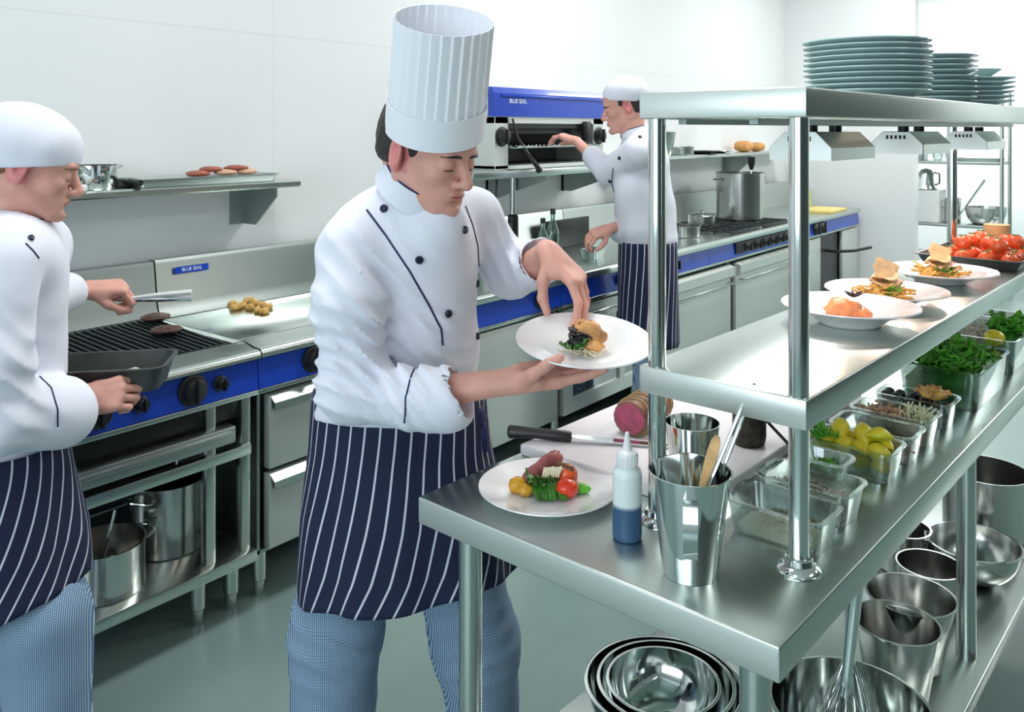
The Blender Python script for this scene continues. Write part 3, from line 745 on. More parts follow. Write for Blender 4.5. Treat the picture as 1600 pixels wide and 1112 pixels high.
# ---------------------------------------------------------------- plates
def plate_bm(r, h=.02, well=.62, deep=.0, th=.004, n=56):
    b = B(); w = r * well
    lathe(b, [(w * .82, 0), (w * .86, .0), (w * .9, .004), (w, .006 + deep * .2), (r * .97, h), (r, h + .0015), (r * .995, h + th), (r * .95, h + th - .002), (w * 1.04, .009 + deep * .15), (w * .93, .006), (w * .5, .005), (0, .005)], n, True)
    return b
def plate(label, loc, r, rot=None, m=PORC, group=None, name='dinner_plate', **k):
    o = obj(name, plate_bm(r, **k), m, None, angle=50); o.location = loc
    if rot: o.rotation_euler = rot
    tag(o, label, 'plate', group); return o
def stack(pos, n, r, dz, label, group, m=PORCG, jitter=.002, sq=False):
    base = None; z = M2 + .0005
    for i in range(n):
        lab = label % ('bottom plate' if i == 0 else 'top plate' if i == n - 1 else ['second', 'third', 'fourth', 'fifth', 'sixth', 'seventh', 'eighth', 'ninth'][i - 1] + ' plate from the bottom')
        loc = pos[0] + random.uniform(-jitter, jitter), pos[1] + random.uniform(-jitter, jitter), z
        if base is None:
            if sq:
                b = B()
                rr = lambda s, zz: rrect(s, s, s * .18, zz, 4)
                loft(b, [rr(r * .5, 0), rr(r * .55, .002), rr(r * .98, .014), rr(r, .0155), rr(r * .99, .018), rr(r * .95, .0165), rr(r * .56, .006), rr(r * .3, .005)], True, True)
                base = obj('square_plate', b, m, angle=50)
            else: base = obj('dinner_plate', plate_bm(r, h=.018, well=.7), m, angle=50)
            base.location = loc; tag(base, lab, 'plate', group)
            if sq: base.rotation_euler = (0, 0, .75)
        else: dup(base, loc, .75 + random.uniform(-.05, .05) if sq else random.random() * 6, lab)
        z += dz
    return z
stack(tl(.93, .2), 10, .142, .0128, '%s in the big stack of round plates on the top shelf', 'big stack of round plates')
stack(tl(1.47, .215), 9, .128, .0145, '%s in the medium stack of round plates behind the big stack', 'medium stack of round plates')
_zt = stack(tl(1.70, .165), 6, .095, .0135, '%s in the low stack of square plates at the right', 'stack of square plates', sq=True)
_b = B(); lathe(_b, [(.03, 0), (.035, 0), (.068, .022), (.07, .026), (.066, .025), (.032, .005), (0, .005)], 32, True)
_o = obj('small_bowl', _b, PORCG); _o.location = tl(1.72, .15, _zt + .004); tag(_o, 'small round bowl on top of the square plates', 'bowl')

# ---------------------------------------------------------------- food helpers
SEAR = mat('seared_golden_fish', (.62, .30, .10), .45, var=.45, scale=38, sss=.15, bmp=.5, bscale=90)
SALMON = mat('glazed_orange_salmon', (.80, .30, .12), .35, var=.3, scale=45, sss=.2, bmp=.4, bscale=90)
PASTRY = mat('thin_toasted_crisp', (.80, .56, .30), .6, var=.25, scale=40, sss=.1)
STRAWF = mat('yellow_vegetable_strips', (.68, .40, .10), .5, var=.35, scale=40, sss=.1)
GREEN = mat('green_leaf', (.04, .20, .02), .45, var=.5, scale=20, sss=.1)
LGREEN = mat('bright_green_leaf', (.10, .42, .03), .45, var=.4, scale=20, sss=.1)
DKLEAF = mat('dark_purple_leaf', (.018, .014, .02), .4, var=.4, scale=30)
MEATR = mat('pink_seared_beef', (.36, .10, .095), .42, var=.3, scale=30, sss=.15, bmp=.3)
MEATB = mat('brown_beef_crust', (.19, .09, .045), .5, var=.45, scale=35, bmp=.6, bscale=70)
TOMATO = mat('red_tomato', (.70, .045, .012), .22, var=.15, scale=15, sss=.1, coat=.3)
TOMORG = mat('orange_red_roast_tomato', (.86, .13, .035), .3, var=.25, scale=25, sss=.1, coat=.2)
YELL = mat('yellow_tomato', (.75, .38, .02), .28, var=.25, scale=15, coat=.2)
CREAM = mat('pale_cream_cheese', (.80, .74, .52), .5, var=.08, sss=.1)
LEMON = mat('lemon_flesh', (.90, .70, .04), .35, var=.2, scale=25, sss=.2)
LIME = mat('yellow_green_peel', (.60, .62, .03), .4, var=.2, scale=12)
BEANS = mat('pale_shredded_crab', (.66, .62, .52), .6, var=.2, scale=40, bmp=.6)
ONION = mat('fried_pink_onion', (.60, .38, .24), .45, var=.45, scale=35, bmp=.5)
SPROUT = mat('pale_bean_sprout', (.76, .76, .50), .4, var=.1)
BLKF = mat('black_olive', (.012, .018, .022), .35, var=.5, scale=30)
def leaves(name, m, parent, n, rx, ry, rz, L=.03, c=(0, 0, 0), seed=1, w=.5, up=.6):
    rs = random.Random(seed); b = B()
    for i in range(n):
        th = rs.uniform(0, 6.28); ph = rs.uniform(0, up); l = L * rs.uniform(.6, 1.2)
        u = rs.uniform(0, 1) ** .5; an = rs.uniform(0, 6.28)
        p = Vector((c[0] + rx * u * math.cos(an), c[1] + ry * u * math.sin(an), c[2] + rz * rs.uniform(0, 1) * (1 - .5 * u)))
        d = Vector((math.cos(th) * math.cos(ph), math.sin(th) * math.cos(ph), math.sin(ph))); s = d.cross(Vector((0, 0, 1))).normalized(); nrm = s.cross(d)
        rows = []
        for k in range(6):
            t_ = k / 5; ww = l * w * math.sin(PI * min(.98, t_ * .93 + .06)) * (1 + .25 * math.sin(k * 2.4 + i)); q = p + d * l * t_ + nrm * l * (.35 * t_ * t_ * rs.uniform(-1, 1) + .1)
            rows.append([b.verts.new(q - s * ww * .5 + nrm * l * .12 * rs.uniform(.2, 1)), b.verts.new(q - nrm * .001), b.verts.new(q + s * ww * .5 + nrm * l * .12 * rs.uniform(.2, 1))])
        for r0, r1 in zip(rows, rows[1:]):
            for k in (0, 1): b.faces.new((r0[k], r0[k + 1], r1[k + 1], r1[k]))
    o = obj(name, b, m, parent, angle=180)
    md = o.modifiers.new('solid', 'SOLIDIFY'); md.thickness = .0008
    return o
def strips(name, m, parent, n, rx, ry, rz, L=.05, r=.0018, c=(0, 0, 0), seed=3, bend=.4):
    rs = random.Random(seed); b = B()
    for i in range(n):
        u = rs.random() ** .5; an = rs.uniform(0, 6.28); hh = rs.random()
        p = Vector((c[0] + rx * u * math.cos(an), c[1] + ry * u * math.sin(an), c[2] + r + rz * hh * (1 - .6 * u)))
        th = rs.uniform(0, 6.28); l = L * rs.uniform(.5, 1.1); pts = []
        d = Vector((math.cos(th), math.sin(th), rs.uniform(-.15, .3)))
        for k in range(6):
            pts.append(p.copy()); p = p + d * l / 5; d = (d + Vector((rs.uniform(-bend, bend), rs.uniform(-bend, bend), rs.uniform(-bend, bend) * .6))).normalized(); p.z = max(p.z, c[2] + r)
        tube(b, pts, r, 5)
    return obj(name, b, m, parent, angle=180)
def lump(name, m, parent, c, r, seed=0, amp=.25, freq=2.5, M=None, sub=3):
    b = B(); bmesh.ops.create_icosphere(b, subdivisions=sub, radius=1)
    for v in b.verts:
        n = mnoise.noise(v.co * freq + Vector((seed * 7.1, seed * 3.3, 0))); v.co *= 1 + amp * n
        v.co = Vector((v.co.x * r[0], v.co.y * r[1], v.co.z * r[2]))
        if M is not None: v.co = M @ v.co
        v.co += Vector(c)
    return obj(name, b, m, parent, angle=180)
def RZ(a): return Matrix.Rotation(a, 3, 'Z')
def RX(a): return Matrix.Rotation(a, 3, 'X')
def RY(a): return Matrix.Rotation(a, 3, 'Y')

# --- plate on the table: beef, tomatoes, beans
PL = tl(.175, .555, TT + .0005)
plate('large white plate of sliced beef and vegetables on the steel table end', PL, .138, group=None, h=.017, well=.7)
CAMR, CAMD = WD(1, 0, 0), WD(0, 1, 0)   # image-right and away directions, for laying food out
def on(c, r, d, h): return Vector(c) + CAMR * r + CAMD * d + Vector((0, 0, h))
fd = thing('beef_salad', 'portion of sliced pink beef with tomatoes and green beans on the large table plate', 'food', on(PL, 0, 0, .0055), math.atan2(CAMR.y, CAMR.x))
# local x = image right, local y = away from the viewer
for k, (x, y, z, rz, mm) in enumerate([(-.022, .018, .030, .62, MEATR), (.0, .028, .043, .55, MEATR), (.022, .022, .03, -.7, MEATB)]):
    lump('beef_slice', mm, fd, (x, y, z), (.038, .013, .020), k, .22, 2.2, RZ(rz) @ RY(-.35))
lump('yellow_tomato_piece', YELL, fd, (-.060, -.004, .015), (.019, .016, .016), 4, .2)
lump('yellow_tomato_piece', YELL, fd, (-.045, -.02, .012), (.015, .014, .012), 5, .2)
lump('tomato_half', TOMATO, fd, (.035, -.025, .018), (.023, .022, .018), 6, .1)
lump('tomato_half', TOMORG, fd, (.038, .012, .029), (.021, .02, .021), 7, .15)
_b = B()
for k in range(9):
    x = -.03 + k * .0065; tube(_b, [(x, .004, .022), (x + .002, -.022, .017), (x + .005 + random.uniform(-.006, .006), -.050, .008)], .0052, 8, rad=[.004, .0056, .0045])
obj('green_beans', _b, GREEN, fd)
leaves('basil_leaf', GREEN, fd, 16, .022, .014, .012, .026, (-.02, -.012, .02), 5)
_b = B()
for k in range(7):
    x = -.012 + k * .005; tube(_b, [(x, -.014, .034), (x + .006, -.004, .047), (x + .014, .004, .044 + .002 * (k % 3))], .003, 6, rad=[.0015, .0042, .0015])
obj('cheese_shavings', _b, CREAM, fd)
lump('cucumber_piece', LGREEN, fd, (.066, -.006, .009), (.018, .012, .009), 8, .15); lump('cucumber_piece', CREAM, fd, (.06, .012, .010), (.016, .012, .008), 9, .15)

# --- bowls/plates on the middle shelf
def deep_plate(label, loc, r, hh):
    b = B(); lathe(b, [(r * .40, 0), (r * .44, 0), (r * .46, .004), (r * .62, hh * .55), (r * .96, hh), (r, hh + .002), (r * .99, hh + .005), (r * .93, hh + .003), (r * .64, hh * .62 + .004), (r * .5, .010), (0, .008)], 60, True)
    o = obj('deep_plate', b, PORC, None, angle=60); o.location = loc; tag(o, label, 'plate'); return o
MP = [(.80, .192, .148, .040), (1.10, .21, .147, .030), (1.50, .19, .150, .032)]
deep_plate('deep white plate with salmon and dark star garnish, nearest on the middle shelf', tl(*MP[0][:2], M1 + .0005), MP[0][2], MP[0][3])
deep_plate('white plate holding a layered crisp stack, second on the middle shelf', tl(*MP[1][:2], M1 + .0005), MP[1][2], MP[1][3])
deep_plate('white plate holding a layered crisp stack with green filling, third on the middle shelf', tl(*MP[2][:2], M1 + .0005), MP[2][2], MP[2][3])
RZC = math.atan2(CAMR.y, CAMR.x)
f1 = thing('salmon_portion', 'orange glazed salmon mound with dark star shaped garnish', 'food', tl(*MP[0][:2], M1 + .0085), RZC); f1.scale = (1.2, 1.2, 1.2)
lump('salmon_piece', SALMON, f1, (-.012, 0, .020), (.034, .025, .020), 2, .35, 3); lump('salmon_piece', SALMON, f1, (.016, -.006, .013), (.022, .018, .013), 3, .35, 3)
_b = B(); 
for k in range(6):
    a = k * PI / 3 + .3; tube(_b, [(.008, .002, .044), (.008 + .009 * math.cos(a), .002 + .009 * math.sin(a), .048), (.008 + .018 * math.cos(a), .002 + .018 * math.sin(a), .052)], .003, 6, rad=[.003, .0034, .0008])
obj('star_garnish', _b, DKLEAF, f1)
for i, (mp, lab) in enumerate(((MP[1], 'layered toasted crisps over yellow vegetable strips, on the second plate'), (MP[2], 'layered toasted crisps over green and orange strips, on the third plate'))):
    f = thing('crisp_stack', lab, 'food', tl(mp[0], mp[1], M1 + .0085), RZC); f.scale = (1.25, 1.2, 1.2)
    strips('vegetable_strips', STRAWF, f, 130, .040, .034, .042, .04, .0022, (0, 0, 0), 11 + i)
    lump('filling', STRAWF, f, (0, 0, .014), (.034, .029, .024), 3 + i, .4, 4); leaves('herb_leaf', LGREEN if i == 0 else GREEN, f, 14, .02, .02, .02, .02, (.0, -.022, .012), 4 + i)
    for k, (x, y, z, rx, rz) in enumerate([(.0, 0, .036, .08, .3), (-.004, .002, .046, -.12, 1.2), (.002, .004, .062, .9, .3)]):
        b = B(); n = 18
        rings = []
        for zz in (0, .002):
            rings.append([((.036 - .004 * k) * math.cos(2 * PI * j / n) * (1 + .12 * math.sin(3.3 * j)), .028 * math.sin(2 * PI * j / n), zz + .006 * math.sin(j * .9 + k)) for j in range(n)])
        loft(b, rings, True, True, True, Matrix.Translation((x, y, z)) @ Matrix.Rotation(rz, 4, 'Z') @ Matrix.Rotation(rx, 4, 'X')); obj('crisp_wafer', b, PASTRY, f, angle=60)

# --- tray of roast tomatoes at the far end of the middle shelf
def rect_pan(bm, hx, hy, h, rc=.02, taper=.012, rim=.009, th=.0022, M=None, z=0):
    T = taper
    R_ = [rrect(hx - T, hy - T, rc, z), rrect(hx - T * .4, hy - T * .4, rc, z + h * .5), rrect(hx, hy, rc, z + h - .004), rrect(hx + rim, hy + rim, rc + rim, z + h - .003), rrect(hx + rim, hy + rim, rc + rim, z + h), rrect(hx - th * .5, hy - th * .5, rc, z + h), rrect(hx - T * .4 - th, hy - T * .4 - th, rc, z + h * .5), rrect(hx - T - th, hy - T - th, rc, z + th)]
    loft(bm, R_, True, True, True, M)
    return bm
_b = B(); rect_pan(_b, .20, .148, .032, .02, .012, .008)
_o = obj('roasting_tray', _b, TRAYBLK, angle=50); _o.location = tl(2.03, .20, M1 + .0005); _o.rotation_euler = (0, 0, TAN); tag(_o, 'black roasting tray of red tomatoes at the far end of the middle shelf', 'tray')
_t0 = None; rs = random.Random(4)
TP = [(x, y) for y in (-.105, -.045, .02, .08) for x in (-.14, -.085, -.03, .025, .08, .135)]
for k, (x, y) in enumerate(TP):
    loc = tl(2.03 + x + rs.uniform(-.006, .006), .20 + y + rs.uniform(-.006, .006), M1 + .0035 + .0215)
    if _t0 is None:
        _t0 = lump('roast_tomato', TOMORG, None, (0, 0, 0), (.027, .026, .023), 3, .16, 2); tag(_t0, 'roast red tomato lying in the black tray', 'tomato', 'roast tomatoes in the black tray'); _t0.location = loc
        _b = B()
        for j in range(5): tube(_b, [(0, 0, .021), (.008 * math.cos(j * 1.26), .008 * math.sin(j * 1.26), .024), (.014 * math.cos(j * 1.26), .014 * math.sin(j * 1.26), .022)], .0016, 5, rad=[.002, .0018, .0005])
        obj('calyx', _b, GREEN, _t0)
    else: dup(_t0, loc, rs.random() * 6)
for k, (x, y) in enumerate([(-.1, -.07), (-.04, -.03), (.0, .03), (.07, -.06), (.11, .03), (-.08, .04), (.04, -.09)]):
    dup(_t0, tl(2.03 + x, .20 + y, M1 + .0035 + .0215 + .040), rs.random() * 6)

# ---------------------------------------------------------------- clear containers along the table
def container(label, a, b_, hx=.052, hy=.086, h=.063, rz=0, m=CLEAR, name='food_container', z=TT):
    bm = B(); rect_pan(bm, hx, hy, h, .018, .009, .007)
    o = obj(name, bm, m, angle=50); o.location = tl(a, b_, z + .0005); o.rotation_euler = (0, 0, TAN + rz); tag(o, label, 'container', 'clear food containers on the table'); return o
def filled(name, label, cat, a, b_, z, builder, rz=0):
    t_ = thing(name, label, cat, tl(a, b_, z), TAN + rz); builder(t_); return t_
container('clear container nearest the front post, holding white crumbs', .315, .135)
container('clear container of pale shredded crab behind the front post', .452, .14)
container('clear container piled with yellow lemon wedges', .70, .145, h=.066)
container('nearly empty clear container between the lemons and the fried onions', .835, .145)
container('clear container of fried onions and bean sprouts', .962, .145, h=.066)
container('clear container of black olives with a golden heap', 1.125, .145)
container('large clear container heaped with green leaves', 1.43, .135, .165, .098, .10)
container('large clear container of pale sprouts, lemon and lettuce at the far end', 1.87, .14, .165, .098, .10)
container('small clear tub with green herbs stacked on the crab container', .478, .125, .034, .046, .036, z=TT + .0635)
def pile(name, label, cat, a, b_, n, rx, ry, rz_, L, r, m, seed, zb=.004, base=None, bh=.03):
    t_ = thing(name, label, cat, tl(a, b_, TT + zb), TAN)
    if base: 
        b = B(); loft(b, [rrect(rx * .9, ry * .92, .012, 0), rrect(rx, ry, .014, bh * .7), rrect(rx * .8, ry * .8, .014, bh)], True, True); obj('packed_layer', b, base, t_)
    strips('loose_strands', m, t_, n, rx * .85, ry * .85, rz_, L, r, (0, 0, bh * .8 if base else 0), seed)['kind'] = 'stuff'
    return t_
pile('white_crumbs', 'thin layer of white crumbs in the nearest clear container', 'food', .315, .135, 60, .04, .072, .006, .02, .002, CREAM, 3, base=CREAM, bh=.014)
pile('shredded_crab', 'pale shredded crab meat in the clear container behind the front post', 'food', .452, .14, 150, .04, .072, .016, .026, .0022, BEANS, 5, base=BEANS, bh=.034)
_p = thing('herb_sprig', 'green herbs in the small stacked tub', 'food', tl(.478, .125, TT + .068), TAN); leaves('herb_leaf', LGREEN, _p, 26, .014, .022, .010, .026, (0, 0, .0), 8)
lump('packed_layer', GREEN, _p, (0, 0, .006), (.018, .026, .006), 5)
_o0 = None; rs = random.Random(9)
k = 0
for lay, z in enumerate((.027, .056, .083)):
    for y in ((-.056, -.02, .016, .052), (-.052, -.018, .018, .05), (-.05, -.018, .03))[lay]:
        for x in ((-.02, .02), (-.018, .02), (.0,))[lay]:
            loc = tl(.70 + x, .145 + y, TT + z)
            if _o0 is None:
                b = B(); n = 12; R_ = []
                for j in range(9):   # wedge: crescent with peel outside
                    tt = j / 8 * PI; s_ = max(.05, math.sin(tt)); xx = -.026 + .052 * j / 8
                    R_.append([(xx, s_ * .016 * math.cos(a_), s_ * (.017 * max(math.sin(a_), -.35))) for a_ in [2 * PI * q / n for q in range(n)]])
                loft(b, R_, True, True)
                _o0 = obj('lemon_wedge', b, LEMON); tag(_o0, 'juicy yellow lemon wedge in the clear container', 'lemon wedge', 'lemon wedges in the clear container')
                b = B(); loft(b, [[(p[0] * 1.02, p[1] * 1.03, min(p[2], -.002) * 1.08 - .0008) for p in ring] for ring in R_], True, True); obj('peel', b, LIME, _o0)
                _o0.location = loc; _o0.rotation_euler = (.3, .1, .4); _o0.scale = (1.18, 1.18, 1.18)
            else: dup(_o0, loc, rot=(rs.uniform(-.9, .9), rs.uniform(-.5, .5), rs.uniform(0, 6)))
_p = thing('celery_top', 'pale green celery tips at the back of the lemon container', 'vegetable', tl(.665, .205, TT + .06), TAN); leaves('celery_leaf', LGREEN, _p, 18, .016, .016, .014, .03, (0, 0, 0), 12, up=1.2)
lump('stalk', LIME, _p, (0, 0, -.012), (.014, .016, .016), 3)
_p = thing('fried_onion_mix', 'golden fried onions with green shreds in the clear container', 'food', tl(.962, .145, TT + .004), TAN)
_b = B(); loft(_b, [rrect(.036, .07, .012, 0), rrect(.041, .075, .014, .03), rrect(.034, .066, .014, .042)], True, True); obj('packed_layer', _b, ONION, _p)
strips('onion_rings', ONION, _p, 70, .034, .045, .02, .035, .003, (0, .025, .04), 6, .9); strips('green_shreds', GREEN, _p, 34, .012, .06, .012, .03, .002, (.03, -.0, .04), 7)
_p = thing('bean_sprouts', 'tuft of pale bean sprouts standing in the fried onion container', 'food', tl(.965, .095, TT + .048), TAN)
_b = B(); rs = random.Random(3)
for k in range(44):
    x, y = rs.uniform(-.028, .028), rs.uniform(-.028, .03); tube(_b, [(x, y, -.004), (x + rs.uniform(-.01, .01), y + rs.uniform(-.01, .01), .014), (x + rs.uniform(-.016, .016), y + rs.uniform(-.016, .016), rs.uniform(.022, .036))], .0012, 5, rad=[.0012, .0012, .002])
obj('sprouts', _b, SPROUT, _p)
pile('onion_scraps', 'few brown onion scraps in the nearly empty clear container', 'food', .835, .13, 36, .038, .06, .014, .03, .003, ONION, 15, base=ONION, bh=.018)
_o0 = None; rs = random.Random(2)
for z in (.016, .036, .054):
    for y in (-.056, -.024, .008, .04, .066)[(1 if z > .05 else 0):]:
        for x in (-.024, .006, .03)[:(3 if z < .05 else 2)]:
            loc = tl(1.125 + x * .95 + rs.uniform(-.003, .003), .145 + y, TT + z)
            if _o0 is None:
                _o0 = lump('black_olive', BLKF, None, (0, 0, 0), (.014, .0125, .0115), 1, .12); _o0.location = loc; tag(_o0, 'glossy black olive in the clear container', 'olive', 'black olives in the clear container')
            else: dup(_o0, loc, rs.random() * 6)
_p = thing('golden_garnish', 'heap of golden chopped garnish on the black olives', 'food', tl(1.12, .105, TT + .070), TAN)
strips('golden_shreds', SEAR, _p, 80, .028, .03, .018, .02, .0028, (0, 0, .0), 13, .8); lump('heap', STRAWF, _p, (0, 0, .004), (.03, .032, .014), 4, .3)
_p = thing('green_leaves', 'heap of dark green salad leaves in the large clear container', 'vegetable', tl(1.43, .135, TT + .005), TAN)
_b = B(); loft(_b, [rrect(.15, .084, .02, 0), rrect(.154, .088, .02, .05), rrect(.12, .06, .02, .085)], True, True); obj('packed_layer', _b, GREEN, _p)
_l = leaves('loose_leaves', LGREEN, _p, 170, .13, .075, .035, .055, (0, 0, .078), 21); _l['kind'] = 'stuff'
_l = leaves('dark_leaves', GREEN, _p, 150, .135, .08, .03, .055, (-.02, .01, .072), 22); _l['kind'] = 'stuff'
_p = thing('lettuce', 'frilly green lettuce at the near right of the far large container', 'vegetable', tl(1.93, .10, TT + .006), TAN)
lump('heart', GREEN, _p, (0, 0, .045), (.06, .055, .045), 3, .3); leaves('frilly_leaf', LGREEN, _p, 90, .06, .05, .03, .05, (0, 0, .075), 31)
_p = thing('brown_sprouts', 'pale brown sprouts at the back of the far large container', 'vegetable', tl(1.83, .19, TT + .006), TAN)
lump('heap', BEANS, _p, (0, 0, .045), (.06, .035, .045), 3, .3); strips('sprout_strands', BEANS, _p, 110, .055, .03, .02, .04, .0025, (0, 0, .08), 32, .8)['kind'] = 'stuff'
_o = lump('lemon_half', LEMON, None, (0, 0, 0), (.032, .03, .024), 2, .06); _o.location = tl(1.775, .11, TT + .090); tag(_o, 'cut yellow lemon half in the far large container', 'lemon')
_o2 = lump('lemon_half', LEMON, None, (0, 0, 0), (.03, .03, .024), 5, .06); _o2.location = tl(1.77, .115, TT + .03); tag(_o2, 'yellow lemon half under the top one in the far container', 'lemon')
# white carton beyond the last container
_b = B(); rect_pan(_b, .09, .11, .08, .02, .01, .007); _o = obj('white_tub', _b, WPLAST, angle=50); _o.location = tl(2.19, .17, TT + .0005); _o.rotation_euler = (0, 0, TAN); tag(_o, 'white plastic tub at the far end of the table', 'container')

# ---------------------------------------------------------------- board, roast, knife, jugs, bottle
BH = .024
_b = B(); box(_b, 0, .86, 0, .445, 0, BH, .004); _o = obj('carving_board', _b, BOARD, angle=60); _o.location = tl(.295, .288, TT + .0005); _o.rotation_euler = (0, 0, TAN); tag(_o, 'big white plastic carving board under the roast and knife', 'chopping board')
BZ = TT + BH + .001
r_ = thing('rolled_roast', 'string-tied rolled beef roast with pink cut face on the white board', 'roast', tl(.565, .585, BZ + .041), TAN + .15)
_b = B(); n = 40; R_ = []
for j, (x, rr) in enumerate([(-.075, .034), (-.0745, .040), (-.06, .043), (-.03, .042), (0, .044), (.03, .042), (.06, .043), (.085, .038), (.1, .022), (.104, .004)]):
    R_.append([(x, rr * math.cos(2 * PI * i / n) * (1 + .03 * math.sin(3 * i)), rr * .94 * math.sin(2 * PI * i / n)) for i in range(n)])
loft(_b, R_, True, True); obj('browned_joint', _b, MEATB, r_, angle=60)
_b = B(); loft(_b, [[(x, rr * math.cos(2 * PI * i / n) * (1 + .06 * math.sin(i * .7)), rr * .94 * math.sin(2 * PI * i / n)) for i in range(n)] for x, rr in ((-.0755, .0365), (-.0775, .034), (-.0778, .012))], True, True); obj('cut_face', _b, mat('raw_pink_beef', (.40, .07, .13), .4, var=.35, scale=26, sss=.2, bmp=.3), r_)
_b = B()
for x in (-.055, -.035, -.015, .006, .026, .046, .066, .086):
    rr = .0445 if x < .07 else .039; tube(_b, [(x + .003 * math.sin(i), rr * math.cos(2 * PI * i / 24), rr * .96 * math.sin(2 * PI * i / 24)) for i in range(25)], .0016, 5)
obj('string', _b, mat('butcher_string', (.50, .34, .16), .8, var=.15), r_)
k_ = thing('carving_knife', 'black handled carving knife lying on the white board', 'knife', J(812, 664, 1.80) * 0 + tl(.30, .79, BZ + .017), 0)
_k0 = tl(.305, .772, BZ + .016); _k1 = tl(.405, .615, BZ + .009); _k2 = tl(.545, .395, BZ + .004)
k_.location = _k0; _d = (_k1 - _k0); _d2 = (_k2 - _k1)
_ang = math.atan2(_d.y, _d.x); k_.rotation_euler = (0, .035, _ang)
_b = B(); loft(_b, [[(x, w * math.cos(2 * PI * i / 16), hh * math.sin(2 * PI * i / 16) + dz) for i in range(16)] for x, w, hh, dz in ((-.004, .008, .010, 0), (0, .012, .015, -.001), (.02, .013, .014, 0), (.06, .0115, .0115, .001), (.10, .0125, .0125, 0), (.135, .012, .012, 0), (.14, .010, .010, 0))], True, True); obj('handle', _b, BLACKP, k_)
_b = B(); prism(_b, [(.14, -.006), (.155, -.012), (.36, -.012), (.385, -.004), (.36, .006), (.155, .013), (.14, .008)], -.0012, .0012, 'xy', M=Matrix.Rotation(0, 4, 'X')); obj('blade', _b, CHROME, k_, smooth=False)

def jug(name, label, loc, rt, rb, h, spout=True, rz=0, handle=True):
    t_ = thing(name, label, 'jug', loc, rz)
    b = B(); n = 40; R_ = []
    for (f_, z) in ((0, .0), (.04, 0), (.35, h * .35), (.75, h * .75), (1, h)):
        rr = rb + (rt - rb) * f_; R_.append([(rr * math.cos(2 * PI * i / n) * (1 + (.13 * max(0, math.cos(2 * PI * i / n)) ** 14 * f_ if spout else 0)), rr * math.sin(2 * PI * i / n), z) for i in range(n)])
    top = R_[-1]; ro = [(x * 1.03, y * 1.03, z + .001) for x, y, z in top]; ri = [(x * .985, y * .985, z + .001) for x, y, z in top]
    inn = [[(x * .975, y * .975, max(z, .004)) for x, y, z in r] for r in reversed(R_[1:-1])]
    loft(b, R_ + [ro, ri] + inn, True, True); obj('body', b, CHROME, t_)
    if handle:
        b = B(); pts = [(-rt * .96, 0, h * .86), (-rt - .022, 0, h * .88), (-rt - .034, 0, h * .7), (-rt - .030, 0, h * .42), (-rb - .008, 0, h * .28)]
        P_ = [Vector(p) for p in pts]; rings = []
        for i, p in enumerate(P_):
            d = (P_[min(i + 1, 4)] - P_[max(i - 1, 0)]).normalized(); s_ = Vector((0, 1, 0)); u_ = d.cross(s_)
            rings.append([p + s_ * .011 + u_ * .0012, p - s_ * .011 + u_ * .0012, p - s_ * .011 - u_ * .0012, p + s_ * .011 - u_ * .0012])
        loft(b, rings, True, True); obj('handle', b, CHROME, t_, angle=60)
    return t_
JL = tl(.098, .196, TT + .0005)
jug('steel_jug', 'tall polished steel jug holding a wooden spoon and tongs at the table end', JL, .066, .043, .165, rz=math.atan2(CAMD.y, CAMD.x) - .2)
jug('steel_beaker', 'smaller polished steel beaker on the white board edge', tl(.372, .347, BZ), .053, .040, .115, False, handle=False)
def J_in(px, py, d): return J(px, py, d)
# wooden spoon and tongs lean inside the jug
_sp = thing('wooden_spoon', 'pale wooden spoon leaning in the tall steel jug', 'spoon', JL + Vector((0, 0, .012)))
_b = B(); p0 = CAMR * -.022 + CAMD * -.008; p1 = CAMR * .048 + CAMD * .012 + Vector((0, 0, .205))
_M, _L = frame_at(p0, p1)
loft(_b, [[(w * math.cos(2 * PI * i / 16), t_ * math.sin(2 * PI * i / 16), z) for i in range(16)] for w, t_, z in ((.005, .004, 0), (.0055, .0042, _L * .45), (.008, .004, _L * .6), (.014, .004, _L * .74), (.0165, .004, _L * .86), (.013, .0035, _L * .96), (.005, .003, _L))], True, True, True, _M); obj('spoon_body', _b, WOOD, _sp)
_tg = thing('tongs', 'long thin steel tongs leaning in the tall steel jug', 'tongs', JL + Vector((0, 0, .008)))
for s_ in (-1, 1):
    _b = B(); q0 = CAMR * (-.012 + s_ * .002) + CAMD * (.01 + .004 * s_); q1 = CAMR * (.118 + s_ * .006) + CAMD * (.065 + .006 * s_) + Vector((0, 0, .27))
    tube(_b, [q0, q0.lerp(q1, .5) + CAMR * .004 * s_, q1], .0038, 8); obj('arm', _b, CHROME, _tg)
_b = B(); tube(_b, [CAMR * (.118 - .008) + CAMD * .058 + Vector((0, 0, .268)), CAMR * .124 + CAMD * .067 + Vector((0, 0, .276)), CAMR * .126 + CAMD * .072 + Vector((0, 0, .268))], .0045, 8); obj('spring_end', _b, CHROME, _tg)
# squeeze bottle
_b = thing('squeeze_bottle', 'milky squeeze bottle with white nozzle and dark blue sauce in the bottom', 'bottle', tl(.128, .338, TT + .0005)); _q = _b
_b = B(); lathe(_b, [(.022, 0), (.0255, .003), (.026, .01), (.0255, .06), (.026, .112), (.0235, .122), (.017, .127), (.0165, .13)], 32, True, True); obj('bottle_body', _b, SAUCE, _q, angle=60)
_b = B(); lathe(_b, [(.0185, .128), (.019, .130), (.019, .148), (.017, .152), (.009, .156), (.0055, .172), (.0035, .186), (.002, .187)], 28, True, True)
for i in range(18): box(_b, -.0008, .0008, .0185, .0197, .132, .147, M=Matrix.Rotation(i * PI / 9, 4, 'Z'))
obj('nozzle_cap', _b, WPLAST, _q)
